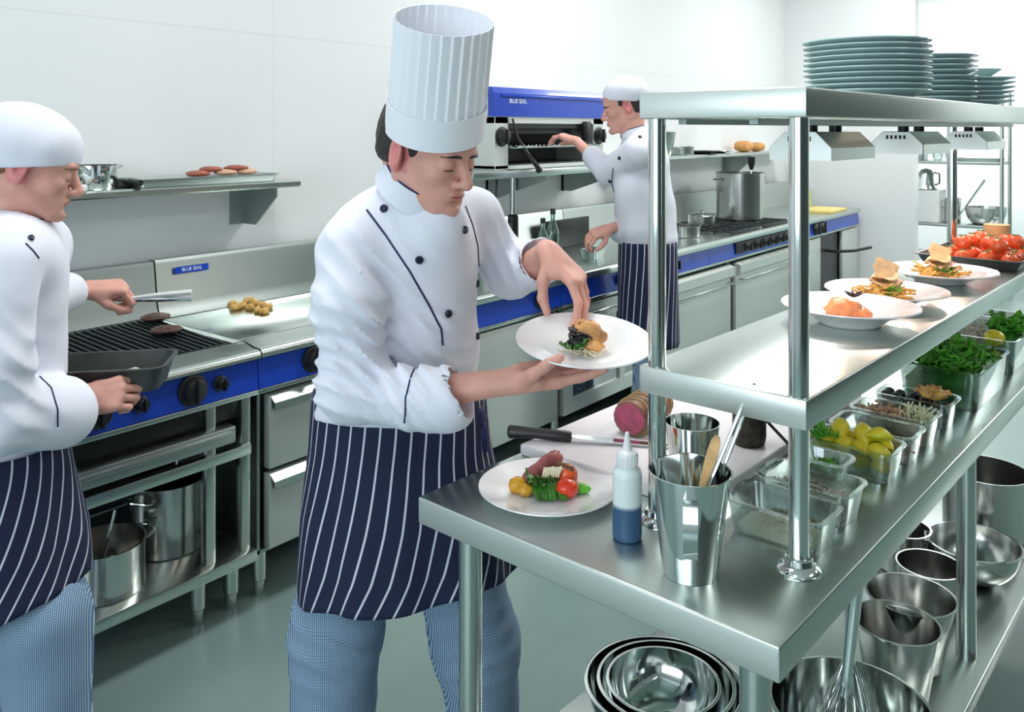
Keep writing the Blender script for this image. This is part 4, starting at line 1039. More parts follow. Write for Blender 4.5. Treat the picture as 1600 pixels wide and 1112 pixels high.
# dark pepper mill and rod
DKW = mat('charred_dark_brown', (.035, .028, .018), .6, var=.8, scale=60, bmp=1.0, bscale=50)
_b = B(); lathe(_b, [(.028, 0), (.034, .004), (.037, .02), (.036, .09), (.034, .18), (.03, .19), (0, .19)], 28, True); _o = obj('dark_canister', _b, DKW, angle=50); _o.location = tl(.632, .352, BZ); tag(_o, 'dark brown textured canister under the middle shelf', 'canister')
_b = B(); tube(_b, [tl(.63, .31, TT + .085), tl(.60, .215, TT + .032), tl(.595, .19, TT + .006)], .0035, 8); _o = obj('thin_skewer', _b, BLACKP); tag(_o, 'thin black skewer leaning beside the dark canister', 'skewer')

# ---------------------------------------------------------------- pots and bowls on the undershelf
UZ = US + .0005
def bowl(name, label, loc, r, h, rb=.4, m=CHROME, rot=None, group=None, rim=.006, cat='bowl'):
    b = B(); P_ = [(r * rb, 0)]
    for k in range(1, 9):
        a = k / 8; P_.append((r * (rb + (1 - rb) * math.sin(a * PI / 2) ** .9), h * (1 - math.cos(a * PI / 2)) ** .85 if k < 8 else h))
    P_ += [(r + rim, h), (r + rim, h + .002), (r + rim * .3, h + .003)]
    P_ += [(max(p[0] - .0018, 0), p[1] + .0025) for p in reversed(P_[:9])] + [(0, .0025)]
    lathe(b, P_, 56, True); o = obj(name, b, m, angle=60); o.location = loc
    if rot: o.rotation_euler = rot
    tag(o, label, cat, group); return o
NB = tl(.505, .495, UZ)
bowl('mixing_bowl', 'largest outer shiny steel bowl of the nest under the table end', NB, .168, .125, group='nested bowls')
bowl('mixing_bowl', 'middle shiny steel bowl of the nest under the table end', NB + Vector((.004, -.004, .016)), .146, .112, group='nested bowls')
bowl('mixing_bowl', 'smallest inner shiny steel bowl of the nest under the table end', NB + Vector((0, 0, .031)), .120, .098, rb=.35, group='nested bowls')
bowl('mixing_bowl', 'big dark reflecting steel bowl beside the whisk under the table', tl(.59, .115, UZ), .152, .20, rb=.4)
def pail(name, label, a, b_, rt, rb, h, z=UZ, m=POTSTEEL):
    b = B(); lathe(b, [(rb * .95, 0), (rb, .002), (rt, h), (rt + .004, h + .001), (rt + .004, h + .004), (rt - .001, h + .004), (rb - .002, .005), (0, .004)], 48, True)
    o = obj(name, b, m, angle=50); o.location = tl(a, b_, z); tag(o, label, 'pot'); return o
pail('steel_pail', 'tapered steel pail behind the big dark bowl on the undershelf', .99, .15, .094, .066, .178)
pail('steel_pail', 'wider steel pail behind the tapered pail on the undershelf', 1.165, .17, .104, .072, .165)
_sc = pail('saucepan', 'shiny steel saucepan with long handle beside the middle table leg', 1.455, .205, .085, .08, .12)
_b = B(); _b2 = Matrix.Identity(4)
tube(_b, [(.055, -.064, .10), (.10, -.11, .108), (.155, -.165, .112)], .006, 8, rad=[.008, .007, .009]); obj('handle', _b, CHROME, _sc)
_s2 = pail('saucepan', 'small saucepan behind the first on the undershelf', 1.645, .335, .078, .072, .12)
_b = B(); tube(_b, [(-.03, .068, .065), (-.06, .13, .075), (-.10, .22, .085)], .006, 8); obj('handle', _b, CHROME, _s2)
bowl('steel_bowl', 'wide conical steel bowl far along the undershelf', tl(1.72, .155, UZ), .128, .105, rb=.35, m=POTSTEEL)
pail('stockpot', 'tall ribbed-looking steel stockpot at the far end of the undershelf', 2.03, .19, .13, .128, .22)
pail('steel_pail', 'steel pail far back behind the conical bowl on the undershelf', 1.78, .47, .1, .08, .16)
w_ = thing('balloon_whisk', 'long steel balloon whisk standing in the big dark bowl under the table corner', 'whisk', tl(.59, .115, UZ))
_h0, _h1 = tl(.53, .11, UZ + .03) - w_.location, tl(.615, .115, UZ + .53) - w_.location
_M, _L = frame_at(_h0, _h1)
_b = B()
for k in range(7):
    a = PI * k / 7; c_, s_ = math.cos(a), math.sin(a)
    pts = [(c_ * x, s_ * x, z) for x, z in [(0.012, .27), (.038, .2), (.056, .13), (.052, .07), (.032, .02), (0, .005), (-.032, .02), (-.052, .07), (-.056, .13), (-.038, .2), (-.012, .27)]]
    tube(_b, [_M @ Vector(p) for p in pts], .0012, 6)
obj('whisk_wires', _b, CHROME, w_)
_b = B(); lathe(_b, [(.013, .25), (.0145, .262), (.012, .27), (.010, .29), (.0125, .38), (.0125, _L - .03), (.008, _L - .01), (.003, _L)], 20, True, True, M=_M); obj('handle', _b, CHROME, w_)

_w2 = dup(w_, w_.location + Vector((-.035, .03, -.004)), rot=(.10, -.12, .3), label='second steel balloon whisk leaning left in the big dark bowl under the table corner')
# ================================================================ people
def n3(v): v = np.array(v, float); return v / np.linalg.norm(v)
def RDU(r, d, u): return np.array(WD(r, d, u))
def head_frame(yaw_r, yaw_d, pitch, roll=0):
    """facing (right, away) and downward pitch in degrees -> forward, left, up as world vectors"""
    h = n3([yaw_r, yaw_d]); p = math.radians(pitch)
    Fw = RDU(h[0] * math.cos(p), h[1] * math.cos(p), -math.sin(p)); Lw = RDU(-h[1], h[0], 0); Uw = np.cross(Fw, Lw)
    if roll:
        a = math.radians(roll); Lw, Uw = Lw * math.cos(a) + Uw * math.sin(a), Uw * math.cos(a) - Lw * math.sin(a)
    return Fw, Lw, Uw
class Head:
    def __init__(s, C, fr, sc=1.0):
        s.C = np.array(C, float); s.F, s.L, s.U = fr; s.s = sc; s.R = np.array([s.F, s.L, s.U]).T
    zf = 1.0
    def P(s, x, y, z): return s.C + s.s * (s.F * x + s.L * y + s.U * (z * s.zf if z < 0 else z))
    def r(s, *v): return tuple(q * s.s for q in v)
    def sdf(s, neck, h=.0028, closed_eyes=True):
        ex = .16 * s.s; nk = np.array(neck)
        lo = np.minimum(s.C - ex, nk - .09); hi = np.maximum(s.C + ex, nk + .09); S = SDF(lo, hi, h)
        E = lambda x, y, z, a, b, c, k=.02, **kw: S.ell(s.P(x, y, z), s.r(a, b, c), s.R, k * s.s, **kw)
        Cn = lambda a, b, ra, rb, k=.015: S.cone(s.P(*a), s.P(*b), ra * s.s, rb * s.s, k * s.s)
        E(-.012, 0, .042, .098, .076, .088); E(-.04, 0, .005, .062, .064, .06, .03)
        E(.030, 0, -.028, .060, .058, .088, .03); E(.045, 0, .048, .048, .060, .048, .03)
        for y in (-1, 1):
            Cn((-.004, .056 * y, -.045), (.066, .024 * y, -.098), .022, .017, .02)
            E(.060, .040 * y, -.022, .026, .020, .020, .02)
            E(.084, .026 * y, .024, .012, .024, .008, .012)
            E(.100, .030 * y, .001, .019, .015, .0115, .012, sub=True)
            E(.0760, .031 * y, .001, .0142, .0148, .0142, .006)           # eyeball under lids
            E(.0765, .031 * y, .001, .0150, .0165, .0150, .006, cut=(-.35, 0, -1, .0055 * s.s) if closed_eyes else (-.3, 0, -1, -.004 * s.s))
        Cn((.068, 0, -.088), (.084, 0, -.100), .024, .017, .02)            # chin
        E(.070, 0, -.066, .026, .032, .028, .02)
        Cn((.086, 0, .014), (.113, 0, -.032), .0085, .0105, .012); E(.110, 0, -.037, .0115, .0105, .010, .007)
        for y in (-1, 1): E(.099, .0110 * y, -.040, .010, .0065, .0070, .005)
        for y in (-1, 1): E(.103, .0075 * y, -.0465, .005, .0034, .003, .003, sub=True)
        E(.0945, 0, -.0635, .0085, .021, .0050, .005); E(.0925, 0, -.0725, .0085, .0185, .0060, .005)
        E(.103, 0, -.0678, .012, .024, .0011, .003, sub=True); E(.0945, 0, -.0830, .006, .018, .004, .012, sub=True)
        for y in (-1, 1):                                                  # ears
            Re = s.R @ np.array([[math.cos(.35 * y), -math.sin(.35 * y), 0], [math.sin(.35 * y), math.cos(.35 * y), 0], [0, 0, 1]])
            S.ell(s.P(-.010, .0800 * y, .002), s.r(.022, .008, .036), Re, .006 * s.s)
            S.ell(s.P(-.006, .0890 * y, .006), s.r(.0130, .0105, .022), Re, .003 * s.s, sub=True)
            S.ell(s.P(-.003, .0775 * y, -.022), s.r(.010, .006, .011), Re, .006 * s.s)
            S.ell(s.P(.004, .0800 * y, -.004), s.r(.005, .005, .008), Re, .004 * s.s)
        S.cone(s.P(-.03, 0, -.02), nk, .056 * s.s, .064, .02); S.cone(s.P(.01, 0, -.06), nk, .045 * s.s, .05, .02)
        return S.mesh()
    def lipmask(s, cen):
        q = (cen - s.C) / s.s; x, y, z = q @ s.F, q @ s.L, q @ s.U
        z = np.where(z < 0, z / s.zf, z)
        lip = (((y / .022) ** 2 + ((z + .068) / .0105) ** 2) < 1) & (x > .0885)
        flush = ((np.abs(np.abs(y) - .079) < .012) & (np.abs(x + .008) < .024) & (np.abs(z) < .036))
        return lip, flush
    def hair(s, m, root, front=.02, low=-.03, sideburn=True, h=.004, bun=False, top=False):
        S = SDF(s.C - .17 * s.s, s.C + .17 * s.s, h)
        S.ell(s.P(-.016, 0, .042), s.r(.103, .0815, .092), s.R, .01, cut=None)
        S.ell(s.P(-.046, 0, .0), s.r(.064, .070, .062), s.R, .02)
        S.half(s.P(0, 0, low), -s.U); 
        S2 = SDF(S.lo, S.lo + np.array(S.n) * S.h - S.h * .5, S.h)
        S2.half(s.P(front, 0, 0), s.F)
        n_ = tuple(min(a, b) for a, b in zip(S.f.shape, S2.f.shape)); sl = tuple(slice(0, k) for k in n_)
        g = np.meshgrid(*[(np.arange(m_) * s_h + o).astype(np.float32) for m_, s_h, o in zip(S.n, (S.h,) * 3, S.lo)], indexing='ij')
        q = [g[i] - s.C[i] for i in range(3)]
        X = sum(q[i] * s.F[i] for i in range(3)) / s.s; Z = sum(q[i] * s.U[i] for i in range(3)) / s.s
        # hairline: behind `front` above the ears, sloping back round the ear below
        cut = np.maximum(X - front - .9 * np.maximum(Z - .03, 0), np.minimum(X + .028, -(Z - .012)) if True else X)
        if sideburn: cut = np.minimum(cut, np.maximum(np.abs(X - .024) - .008 - .2 * np.maximum(Z, 0), -(Z + .022)))
        S.f = np.maximum(S.f, (cut * s.s).astype(np.float32))
        S.wrinkle(.0022, 95, 3)
        if bun: S.ell(s.P(-.105, 0, -.02), s.r(.04, .04, .045), s.R, .02); 
        o = me_from('hair', [S.mesh()], m, None, 1); adopt(o, root); return o
    def eyes(s, root, mhair, closed=True):
        bd = [c for c in root.children if c.name.startswith('body')][0]
        bv = BVHTree.FromPolygons([v.co for v in bd.data.vertices], [tuple(p.vertices) for p in bd.data.polygons])
        for y in (-1, 1):
            b = B(); M = Matrix.Translation(s.P(.0762, .031 * y, .0005)) @ Matrix(np.column_stack([s.F, s.L, s.U]).tolist()).to_4x4()
            bmesh.ops.create_uvsphere(b, u_segments=20, v_segments=14, radius=.0142 * s.s, matrix=M)
            o = obj('eyeball', b, EYEW, angle=180); adopt(o, root)
            b = B(); dr = n3([.9, 0, -.42 if closed else -.1]); c = s.P(.0762 + .0105 * dr[0], .031 * y, .0005 + .0105 * dr[2])
            bmesh.ops.create_uvsphere(b, u_segments=16, v_segments=10, radius=.0056 * s.s, matrix=Matrix.Translation(c)); i_ = obj('iris', b, IRIS, angle=180); i_.parent = o
            b = B(); pts = [s.P(.0905 - .0045 * ((k - 3) / 3) ** 2, (.031 + .0045 * (k - 3)) * y, -.0085 if closed else .003) for k in range(7)]
            tube(b, pts, .0011 * s.s, 6, rad=[v * s.s for v in (.0005, .0011, .0013, .0013, .0013, .0011, .0005)]); adopt(obj('eyelashes', b, mhair, angle=180), root)
            b = B(); pts = []
            for k in range(6):
                o_ = Vector(s.P(.15, (.012 + .0075 * k) * y, .0190 + .0022 * k - .0005 * k * k)); hh = bv.ray_cast(o_, Vector(-s.F))[0]
                if hh: pts.append(hh)
            if len(pts) < 6: continue
            tube(b, pts, .003, 8, rad=[v * s.s for v in (.0022, .0034, .0036, .0032, .0026, .0012)]); adopt(obj('eyebrow', b, mhair, angle=180), root)
def adopt(o, root):
    o.parent = root; o.location = -root.location; return o
FING = [((.088, .030), (.042, .026, .020), .0095), ((.092, .010), (.046, .029, .021), .0096), ((.086, -.010), (.042, .027, .020), .0090), ((.077, -.028), (.033, .020, .018), .0082)]
def hand(wrist, xd, dorsum, side, curls, thumb, elbow, sc=1.0, spread=.06, h=.0026, rw=.027, re=.042, tipcurl=None):
    """one hand plus its forearm as a surface; side +1 right, -1 left; curls = 4 x (mcp, pip, dip)"""
    w = np.array(wrist, float); X = n3(xd); Z = n3(np.array(dorsum, float) - X * np.dot(dorsum, X)); Y = np.cross(Z, X) * side
    P = lambda x, y, z: w + sc * (X * x + Y * y + Z * z)
    D = lambda v: X * v[0] + Y * v[1] + Z * v[2]
    el = np.array(elbow, float); pts = [w, el] + [P(.2, a, b) for a in (-.08, .08) for b in (-.1, .05)]
    S = SDF(np.min(pts, 0) - .055, np.max(pts, 0) + .055, h)
    S.cone(w, el, rw * sc, re * sc, .01, sq=(Z, .82)); S.cone(w - X * .0, P(.03, 0, 0), .026 * sc, .026 * sc, .015, sq=(Z, .72))
    for (x, y), L, r in FING:
        S.cone(P(.012, y * .6, 0), P(x, y, .001), .0135 * sc, .0118 * sc, .012 * sc)
    S.cone(P(.025, -.02, -.007), P(.06, -.024, -.006), .013 * sc, .011 * sc, .015 * sc)
    S.cone(P(.02, .018, -.008), P(.048, .030, -.012), .016 * sc, .013 * sc, .014 * sc)
    tips = []
    for i, ((x, y), L, r) in enumerate(FING):
        p = P(x, y, 0); a = 0; sp = spread * (1.5 - i) 
        for j in range(3):
            a += curls[i][j]; d = n3(D((math.cos(a), sp * math.cos(a), -math.sin(a)))); q = p + d * L[j] * sc
            S.cone(p, q, (r - .0007 * j) * sc, (r - .0007 * (j + 1)) * sc, .0035 * sc); p = q
        tips.append(p)
    p = P(.022, .022, -.008)
    for j, (L, r0, r1) in enumerate(((.042, .0150, .0120), (.034, .0115, .0100), (.028, .0102, .0080))):
        q = p + n3(D(thumb[j])) * L * sc; S.cone(p, q, r0 * sc, r1 * sc, .006 * sc); p = q
    tips.append(p)
    return S.mesh(), tips
def body_core(prims, h=.013):
    lo = np.full(3, 9e9); hi = -lo
    for a, b, ra, rb in prims:
        lo = np.minimum(lo, np.minimum(a, b) - max(ra, rb)); hi = np.maximum(hi, np.maximum(a, b) + max(ra, rb))
    S = SDF(lo - .03, hi + .03, h)
    for a, b, ra, rb in prims: S.cone(a, b, ra, rb, .03)
    return S.mesh()
def garment(name, prims, m, root, h=.006, wr=None, cuts=(), subs=(), sm=2):
    lo = np.full(3, 9e9); hi = -lo
    for p in prims:
        a, b, ra, rb = p[:4]; f = p[5][1] if len(p) > 5 and p[5] else 1
        lo = np.minimum(lo, np.minimum(a, b) - max(ra, rb) * max(f, 1)); hi = np.maximum(hi, np.maximum(a, b) + max(ra, rb) * max(f, 1))
    S = SDF(lo - .03, hi + .03, h)
    for p in prims: S.cone(p[0], p[1], p[2], p[3], p[4] if len(p) > 4 else .04, sq=p[5] if len(p) > 5 else None)
    if wr: S.wrinkle(*wr)
    for c in cuts: S.half(*c)
    for a, b, ra, rb in subs: S.cone(a, b, ra, rb, .004, sub=True)
    o = me_from(name, [S.mesh()], m, None, sm)
    bv = BVHTree.FromPolygons([v.co for v in o.data.vertices], [tuple(p.vertices) for p in o.data.polygons])
    adopt(o, root); return o, bv
CAMP = Vector((0, 0, CAMH))
def hit(bv, px, py, off=.0):
    d = (J(px, py, 1.0) - CAMP).normalized(); loc, nrm, i, dist = bv.ray_cast(CAMP, d)
    return None if loc is None else (loc - d * off, nrm)
def piping(name, bv, path, root, r=.0022, m=None, n=8):
    pts = []
    for (a, b_) in zip(path, path[1:]):
        for k in range(n):
            u = k / n; h_ = hit(bv, a[0] + (b_[0] - a[0]) * u, a[1] + (b_[1] - a[1]) * u)
            if h_ and (not pts or (h_[0] - pts[-1]).length < .06): pts.append(h_[0] + h_[1].normalized() * r * .3)
    if len(pts) < 3: return
    b = B(); tube(b, pts, r, 6); adopt(obj(name, b, m or NAVY, angle=180), root)
def button(bv, px, py, root, r=.0085):
    h_ = hit(bv, px, py)
    if not h_: return
    M = Matrix.Translation(h_[0]) @ h_[1].to_track_quat('Z', 'Y').to_matrix().to_4x4()
    b = B(); lathe(b, [(r, -.002), (r, .003), (r * .8, .006), (0, .007)], 16, True, M=M); adopt(obj('button', b, BUTTON), root)
def skirt(name, keys, root, nstripe, shift=0, n=220, rows=30, folds=((7, .02, .3), (13, .012, 1.1), (3, .02, 2.0)), m=None, name2=None):
    """wrapped apron: keys = [(centre, radius right, radius away, tilt right, tilt away)] from waist to hem"""
    b = B(); uvl = b.loops.layers.uv.new('uv'); V = []
    K = len(keys) - 1
    for i in range(rows + 1):
        t = i / rows; f = t * K; k = min(int(f), K - 1); u = f - k; 
        c = np.array(keys[k][0]) * (1 - u) + np.array(keys[k + 1][0]) * u
        a, bb, t1, t2 = [keys[k][q] * (1 - u) + keys[k + 1][q] * u for q in (1, 2, 3, 4)]
        row = []
        for j in range(n):
            th = 2 * PI * j / n
            fo = 1 + sum(am * (.25 + t) * math.sin(kk * th + ph + t * 1.3 * math.sin(kk)) for kk, am, ph in folds)
            fo += .012 * math.sin(t * 9 + 2.2 * math.sin(th * 2)) * t
            cr, cd = math.cos(th) * a * fo, math.sin(th) * bb * fo
            row.append(b.verts.new(Vector(c) + WD(cr, cd, t1 * cr / max(a, .01) + t2 * cd / max(bb, .01) + .004 * math.sin(5 * th) * t)))
        V.append(row)
    for i in range(rows):
        for j in range(n):
            j2 = (j + 1) % n; f = b.faces.new((V[i][j], V[i + 1][j], V[i + 1][j2], V[i][j2]))
            for lp, (ii, jj) in zip(f.loops, ((i, j), (i + 1, j), (i + 1, j + 1), (i, j + 1))):
                lp[uvl].uv = (jj / n * nstripe + shift * (ii / rows) ** 1.5, ii / rows)
    o = obj(name, b, m or STRIPE, angle=180); md = o.modifiers.new('cloth_thickness', 'SOLIDIFY'); md.thickness = .003; md.offset = -1
    return adopt(o, root)
def collar(root, c, ax, fwd, r=.066, hgt=.042, gap=.25, m=None, pipe=True):
    """stand collar: band round the neck open at the front"""
    ax = n3(ax); f = n3(np.array(fwd) - ax * np.dot(fwd, ax)); sd = np.cross(ax, f); c = np.array(c)
    b = B(); n = 48; rows = []
    for t in range(n + 1):
        th = gap + (2 * PI - 2 * gap) * t / n; e = f * math.cos(th) + sd * math.sin(th)
        ro = r * (1 + .10 * max(0, math.cos(th)))
        rows.append([c + e * (ro + .007) - ax * hgt * .5, c + e * (ro + .001) + ax * hgt * .5, c + e * (ro - .003) + ax * hgt * .5, c + e * (ro + .002) - ax * hgt * .5])
    loft(b, rows, True, True); adopt(obj('collar', b, CLOTH, angle=50), root)
    if pipe:
        pts = [Vector(q[1]) for q in rows]; pts = [Vector(rows[0][0])] + pts + [Vector(rows[-1][0])]
        b = B(); tube(b, pts, .0022, 6); adopt(obj('collar_piping', b, NAVY, angle=180), root)
def shoes(root, spots, fwd):
    f = n3(fwd)
    for p in spots:
        p = np.array(p); S = SDF(p - .2, p + np.array([.2, .2, .14]), .008)
        S.cone([p[0], p[1], .055], np.array([p[0], p[1], .045]) + f * .13, .042, .036, .03); S.cone([p[0], p[1], .06], [p[0], p[1], .1], .042, .04, .02)
        S.half([0, 0, .006], [0, 0, -1]); adopt(me_from('shoe', [S.mesh()], SHOE, None, 1), root)
def bodymesh(root, parts, head=None):
    def fm(cen):
        idx = np.zeros(len(cen))
        if head is not None:
            lip, fl = head.lipmask(cen); idx[fl] = 2; idx[lip] = 1
        return idx
    o = me_from('body', parts, [SKIN, LIP, SKINP], None, 1, fm); return adopt(o, root)
A = lambda v: np.array(v, float)

# ---------------------------------------------------------------- chef in the tall hat
c1 = thing('person', 'person in tall white pleated hat, white jacket and striped apron holding a plate', 'person', W(-.25, 1.96, 0), group=None)
fr = head_frame(.81, -.586, 14)
H1 = Head(A(W(-.177, 1.78, 1.569)), fr, 1.05); H1.zf = .88
neck1 = A(J(642, 304, 1.87))
curl_flat = [(.10, .12, .10), (.06, .10, .08), (.06, .10, .08), (.10, .14, .1)]
rw = A(J(795, 596, 1.655)); rel = A(J(560, 628, 1.71))
hr, tips_r = hand(rw, RDU(.985, .10, .13), RDU(.10, .25, -1), 1, curl_flat, [(.45, .62, -.62), (.75, .35, -.62), (.92, -.05, -.35)], rel, 1.05)
lw = A(J(858, 394, 1.86)); lel = A(J(800, 440, 2.06))
curl_p = [(.45, .55, .35), (.5, .5, .3), (.55, .55, .3), (.6, .6, .3)]
hl, tips_l = hand(lw, RDU(.60, -.42, -.56), RDU(.62, -.35, .70), -1, curl_p, [(.5, .55, -.6), (.7, .15, -.75), (.85, 0, -.5)], lel, 1.05)
core = [(A(J(640, 380, 1.9)), A(J(620, 640, 1.98)), .11, .12), (A(J(572, 378, 1.81)), A(J(728, 355, 1.98)), .050, .05), (A(J(640, 330, 1.88)), A(J(640, 400, 1.9)), .06, .1),
        (A(J(552, 392, 1.77)), rel, .045, .04), (A(J(742, 345, 1.98)), lel, .045, .04), (A(J(600, 660, 1.98)), A(W(-.37, 1.93, .5)), .09, .06), (A(W(-.37, 1.93, .5)), A(W(-.42, 1.94, .08)), .05, .035),
        (A(J(665, 660, 1.99)), A(W(-.09, 2.0, .5)), .09, .06), (A(W(-.09, 2.0, .5)), A(W(-.045, 2.03, .08)), .05, .035)]
bodymesh(c1, [H1.sdf(neck1), hr, hl, body_core(core)], H1)
H1.eyes(c1, HAIR, True)
H1.hair(HAIR, c1, front=-.002, low=-.030)
fc1 = RDU(.61, -.79, 0)
sq1 = (fc1, .78)
prims = [(A(J(640, 395, 1.89)), A(J(628, 540, 1.94)), .165, .178, .04, sq1), (A(J(628, 540, 1.94)), A(J(620, 630, 1.97)), .178, .20, .04, sq1),
         (A(J(566, 376, 1.80)), A(J(733, 346, 1.98)), .068, .066, .06), (A(J(634, 312, 1.85)), A(J(572, 358, 1.82)), .052, .058, .05), (A(J(640, 325, 1.80)), A(J(680, 345, 1.78)), .06, .06, .05), (A(J(646, 316, 1.88)), A(J(735, 340, 1.98)), .050, .058, .05),
         (A(J(650, 400, 1.84)), A(J(650, 480, 1.86)), .11, .12, .08),
         (A(J(547, 392, 1.76)), A(J(545, 480, 1.72)), .072, .078, .03), (A(J(545, 480, 1.72)), A(J(556, 600, 1.70)), .078, .076, .03), (A(J(556, 603, 1.70)), A(J(640, 622, 1.68)), .074, .066, .03), (A(J(640, 622, 1.68)), A(J(702, 622, 1.665)), .066, .066, .01),
         (A(J(742, 345, 1.98)), A(J(795, 420, 2.05)), .072, .068, .03), (A(J(795, 425, 2.05)), A(J(843, 408, 1.93)), .064, .058, .03)]
hem_n = RDU(-.05, -.22, -1)
jk, bv1 = garment('jacket', prims, CLOTH, c1, .0052, (.0065, 13, 5, [(A(J(610, 560, 1.64)), .11, A(J(640, 520, 1.68)) - A(J(560, 600, 1.68)), .030, .020), (A(J(690, 560, 1.80)), .11, RDU(.6, 0, 1), .04, .009), (A(J(570, 430, 1.68)), .13, RDU(1, 0, .8), .05, .012), (A(J(505, 570, 1.66)), .11, RDU(.3, 0, 1), .04, .014), (A(J(790, 400, 1.98)), .09, RDU(1, 0, .4), .03, .012), (A(J(630, 650, 1.62)), .06, RDU(1, 0, .3), .03, .006), (A(J(620, 560, 1.80)), .12, RDU(1, -.2, .5), .045, .012)]),
                 cuts=[(A(J(620, 655, 1.97)), hem_n)],
                 subs=[(neck1 + RDU(0, 0, .0), neck1 + RDU(.04, -.05, .12), .066, .075), (A(J(704, 618, 1.665)), A(J(735, 608, 1.66)), .048, .056), (A(J(843, 408, 1.925)), A(J(862, 400, 1.88)), .046, .05)])
for p in ((600, 326), (655, 406), (700, 490), (726, 359), (745, 443), (745, 525)): button(bv1, *p, c1)
piping('seam_piping', bv1, [(573, 328), (604, 369), (640, 423), (672, 480), (689, 513), (692, 542)], c1)
piping('seam_piping', bv1, [(727, 322), (738, 351), (746, 383), (750, 450), (753, 520), (756, 567)], c1, .0018)
piping('cuff_piping', bv1, [(632, 660), (634, 620), (643, 585), (656, 560)], c1, .0018)
collar(c1, A(J(654, 287, 1.805)), RDU(.44, -.36, .82), RDU(.61, -.79, -.3), r=.081, hgt=.050, gap=.06)
skirt('apron', [(A(J(622, 610, 1.975)), .200, .16, 0, 0), (A(J(623, 690, 1.975)), .208, .165, 0, 0), (A(J(628, 780, 1.975)), .232, .185, .0, -.005), (A(J(632, 850, 1.975)), .240, .195, .012, -.01), (A(J(634, 900, 1.975)), .246, .20, .03, -.02)], c1, 38, 2.6)
for k, (px_, py_, rr_) in enumerate(((742, 652, (.03, .02, .035)), (722, 668, (.035, .02, .02)), (752, 690, (.016, .014, .05)))):
    _b = B(); bmesh.ops.create_icosphere(_b, subdivisions=3, radius=1)
    for v in _b.verts:
        q = v.co * (1 + .28 * mnoise.noise(v.co * 2.6 + Vector((k, 3, 1)))); v.co = Vector((q.x * rr_[0], q.y * rr_[1], q.z * rr_[2])) + J(px_, py_, 1.93)
    adopt(obj('apron_knot', _b, NAVY, angle=180), c1)
tr_pr = [(A(J(595, 700, 1.99)), A(J(555, 850, 1.97)), .13, .115, .05), (A(J(555, 850, 1.97)), A(J(524, 990, 1.95)), .115, .102, .04), (A(J(524, 990, 1.95)), A(W(-.41, 1.95, .07)), .100, .082, .04),
         (A(J(660, 700, 2.0)), A(J(712, 850, 2.02)), .13, .11, .05), (A(J(712, 850, 2.02)), A(J(741, 1000, 2.03)), .108, .098, .04), (A(J(741, 1000, 2.03)), A(W(-.05, 2.05, .07)), .096, .08, .04)]
garment('trousers', tr_pr, CHECK, c1, .008, (.006, 13, 9, [(A(J(520, 1010, 1.85)), .14, RDU(.4, 0, 1), .06, .014), (A(J(745, 1010, 1.93)), .12, RDU(-.4, 0, 1), .055, .012)]), cuts=[(A(W(0, 0, .05)), [0, 0, -1]), (A(J(620, 680, 2.0)), [0, 0, 1])])
shoes(c1, [W(-.42, 1.95, 0), W(-.045, 2.05, 0)], RDU(.6, -.8, 0))
# tall hat
Ut = n3(RDU(.11, -.40, .9)); X_t = n3(np.cross(Ut, RDU(0, 1, 0))); Y_t = np.cross(Ut, X_t); T0 = A(J(680, 203, 1.772))
def toque(root, T0, Ut, r=.1035, h0=.066, h1=.238):
    M = Matrix(np.column_stack([X_t, Y_t, Ut]).tolist()).to_4x4(); M.translation = Vector(T0)
    n = 240; b = B()
    ring = lambda rr, z: [(rr * math.cos(2 * PI * i / n), rr * 1.06 * math.sin(2 * PI * i / n), z) for i in range(n)]
    loft(b, [ring(r, 0), ring(r * 1.002, h0 * .5), ring(r * .998, h0), ring(r * .985, h0 + .0005), ring(r * .98, h0 * .4), ring(r * .985, .001)], False, False, True, M)
    R0 = 1; o = obj('hat_band', b, HATW, angle=60); adopt(o, root)
    b = B(); pl = lambda i: abs(((i * 30 / n) % 1) * 2 - 1)
    def pr(rr, z, dep, slope=0):
        out = []
        for i in range(n):
            f = (i * 30 / n) % 1; k = rr * (1 - dep * (f if f < .82 else (1 - f) * 4.5)); out.append((k * math.cos(2 * PI * i / n), 1.06 * k * math.sin(2 * PI * i / n), z))
        return out
    outer = [pr(r * .978, h0 * .5, .01), pr(r * .975, h0 + .01, .035), pr(r * .965, h0 + .08, .045), pr(r * .955, h1, .04)]
    inner = [pr(r * .945, h1, .04), pr(r * .955, h0 + .08, .045), pr(r * .965, h0 + .01, .035)]
    loft(b, outer + inner, False, True, True, M); o = obj('pleated_crown', b, HATW, angle=25); adopt(o, root)
toque(c1, T0, Ut)

# held plate with chicken
PC = J(913, 530, 1.69)
_b = plate_bm(.136, h=.026, well=.56, deep=.006)
_hp = obj('held_plate', _b, PORC, angle=50); _tilt = Vector(RDU(.03, -.165, 1)).normalized()
_hp.location = PC - _tilt * .027; _hp.rotation_mode = 'QUATERNION'; _hp.rotation_quaternion = _tilt.to_track_quat('Z', 'Y'); tag(_hp, 'wide white plate held up in the hand of the tall-hatted person', 'plate')
_f = thing('chicken_portion', 'golden seared chicken piece over dark greens on the held plate', 'food', PC - _tilt * .018); _f.rotation_mode = 'QUATERNION'
_rx = Vector(RDU(1, 0, 0)); _rx = (_rx - _tilt * _rx.dot(_tilt)).normalized(); _ry = _tilt.cross(_rx)
_f.rotation_quaternion = Matrix((_rx, _ry, _tilt)).transposed().to_quaternion()
lump('chicken_piece', SEAR, _f, (.010, .004, .030), (.034, .022, .024), 4, .3, 2.2, RZ(-.5) @ RY(.25)); lump('chicken_piece', SEAR, _f, (.014, -.016, .014), (.024, .014, .013), 5, .35, 2.4, RZ(-.5))
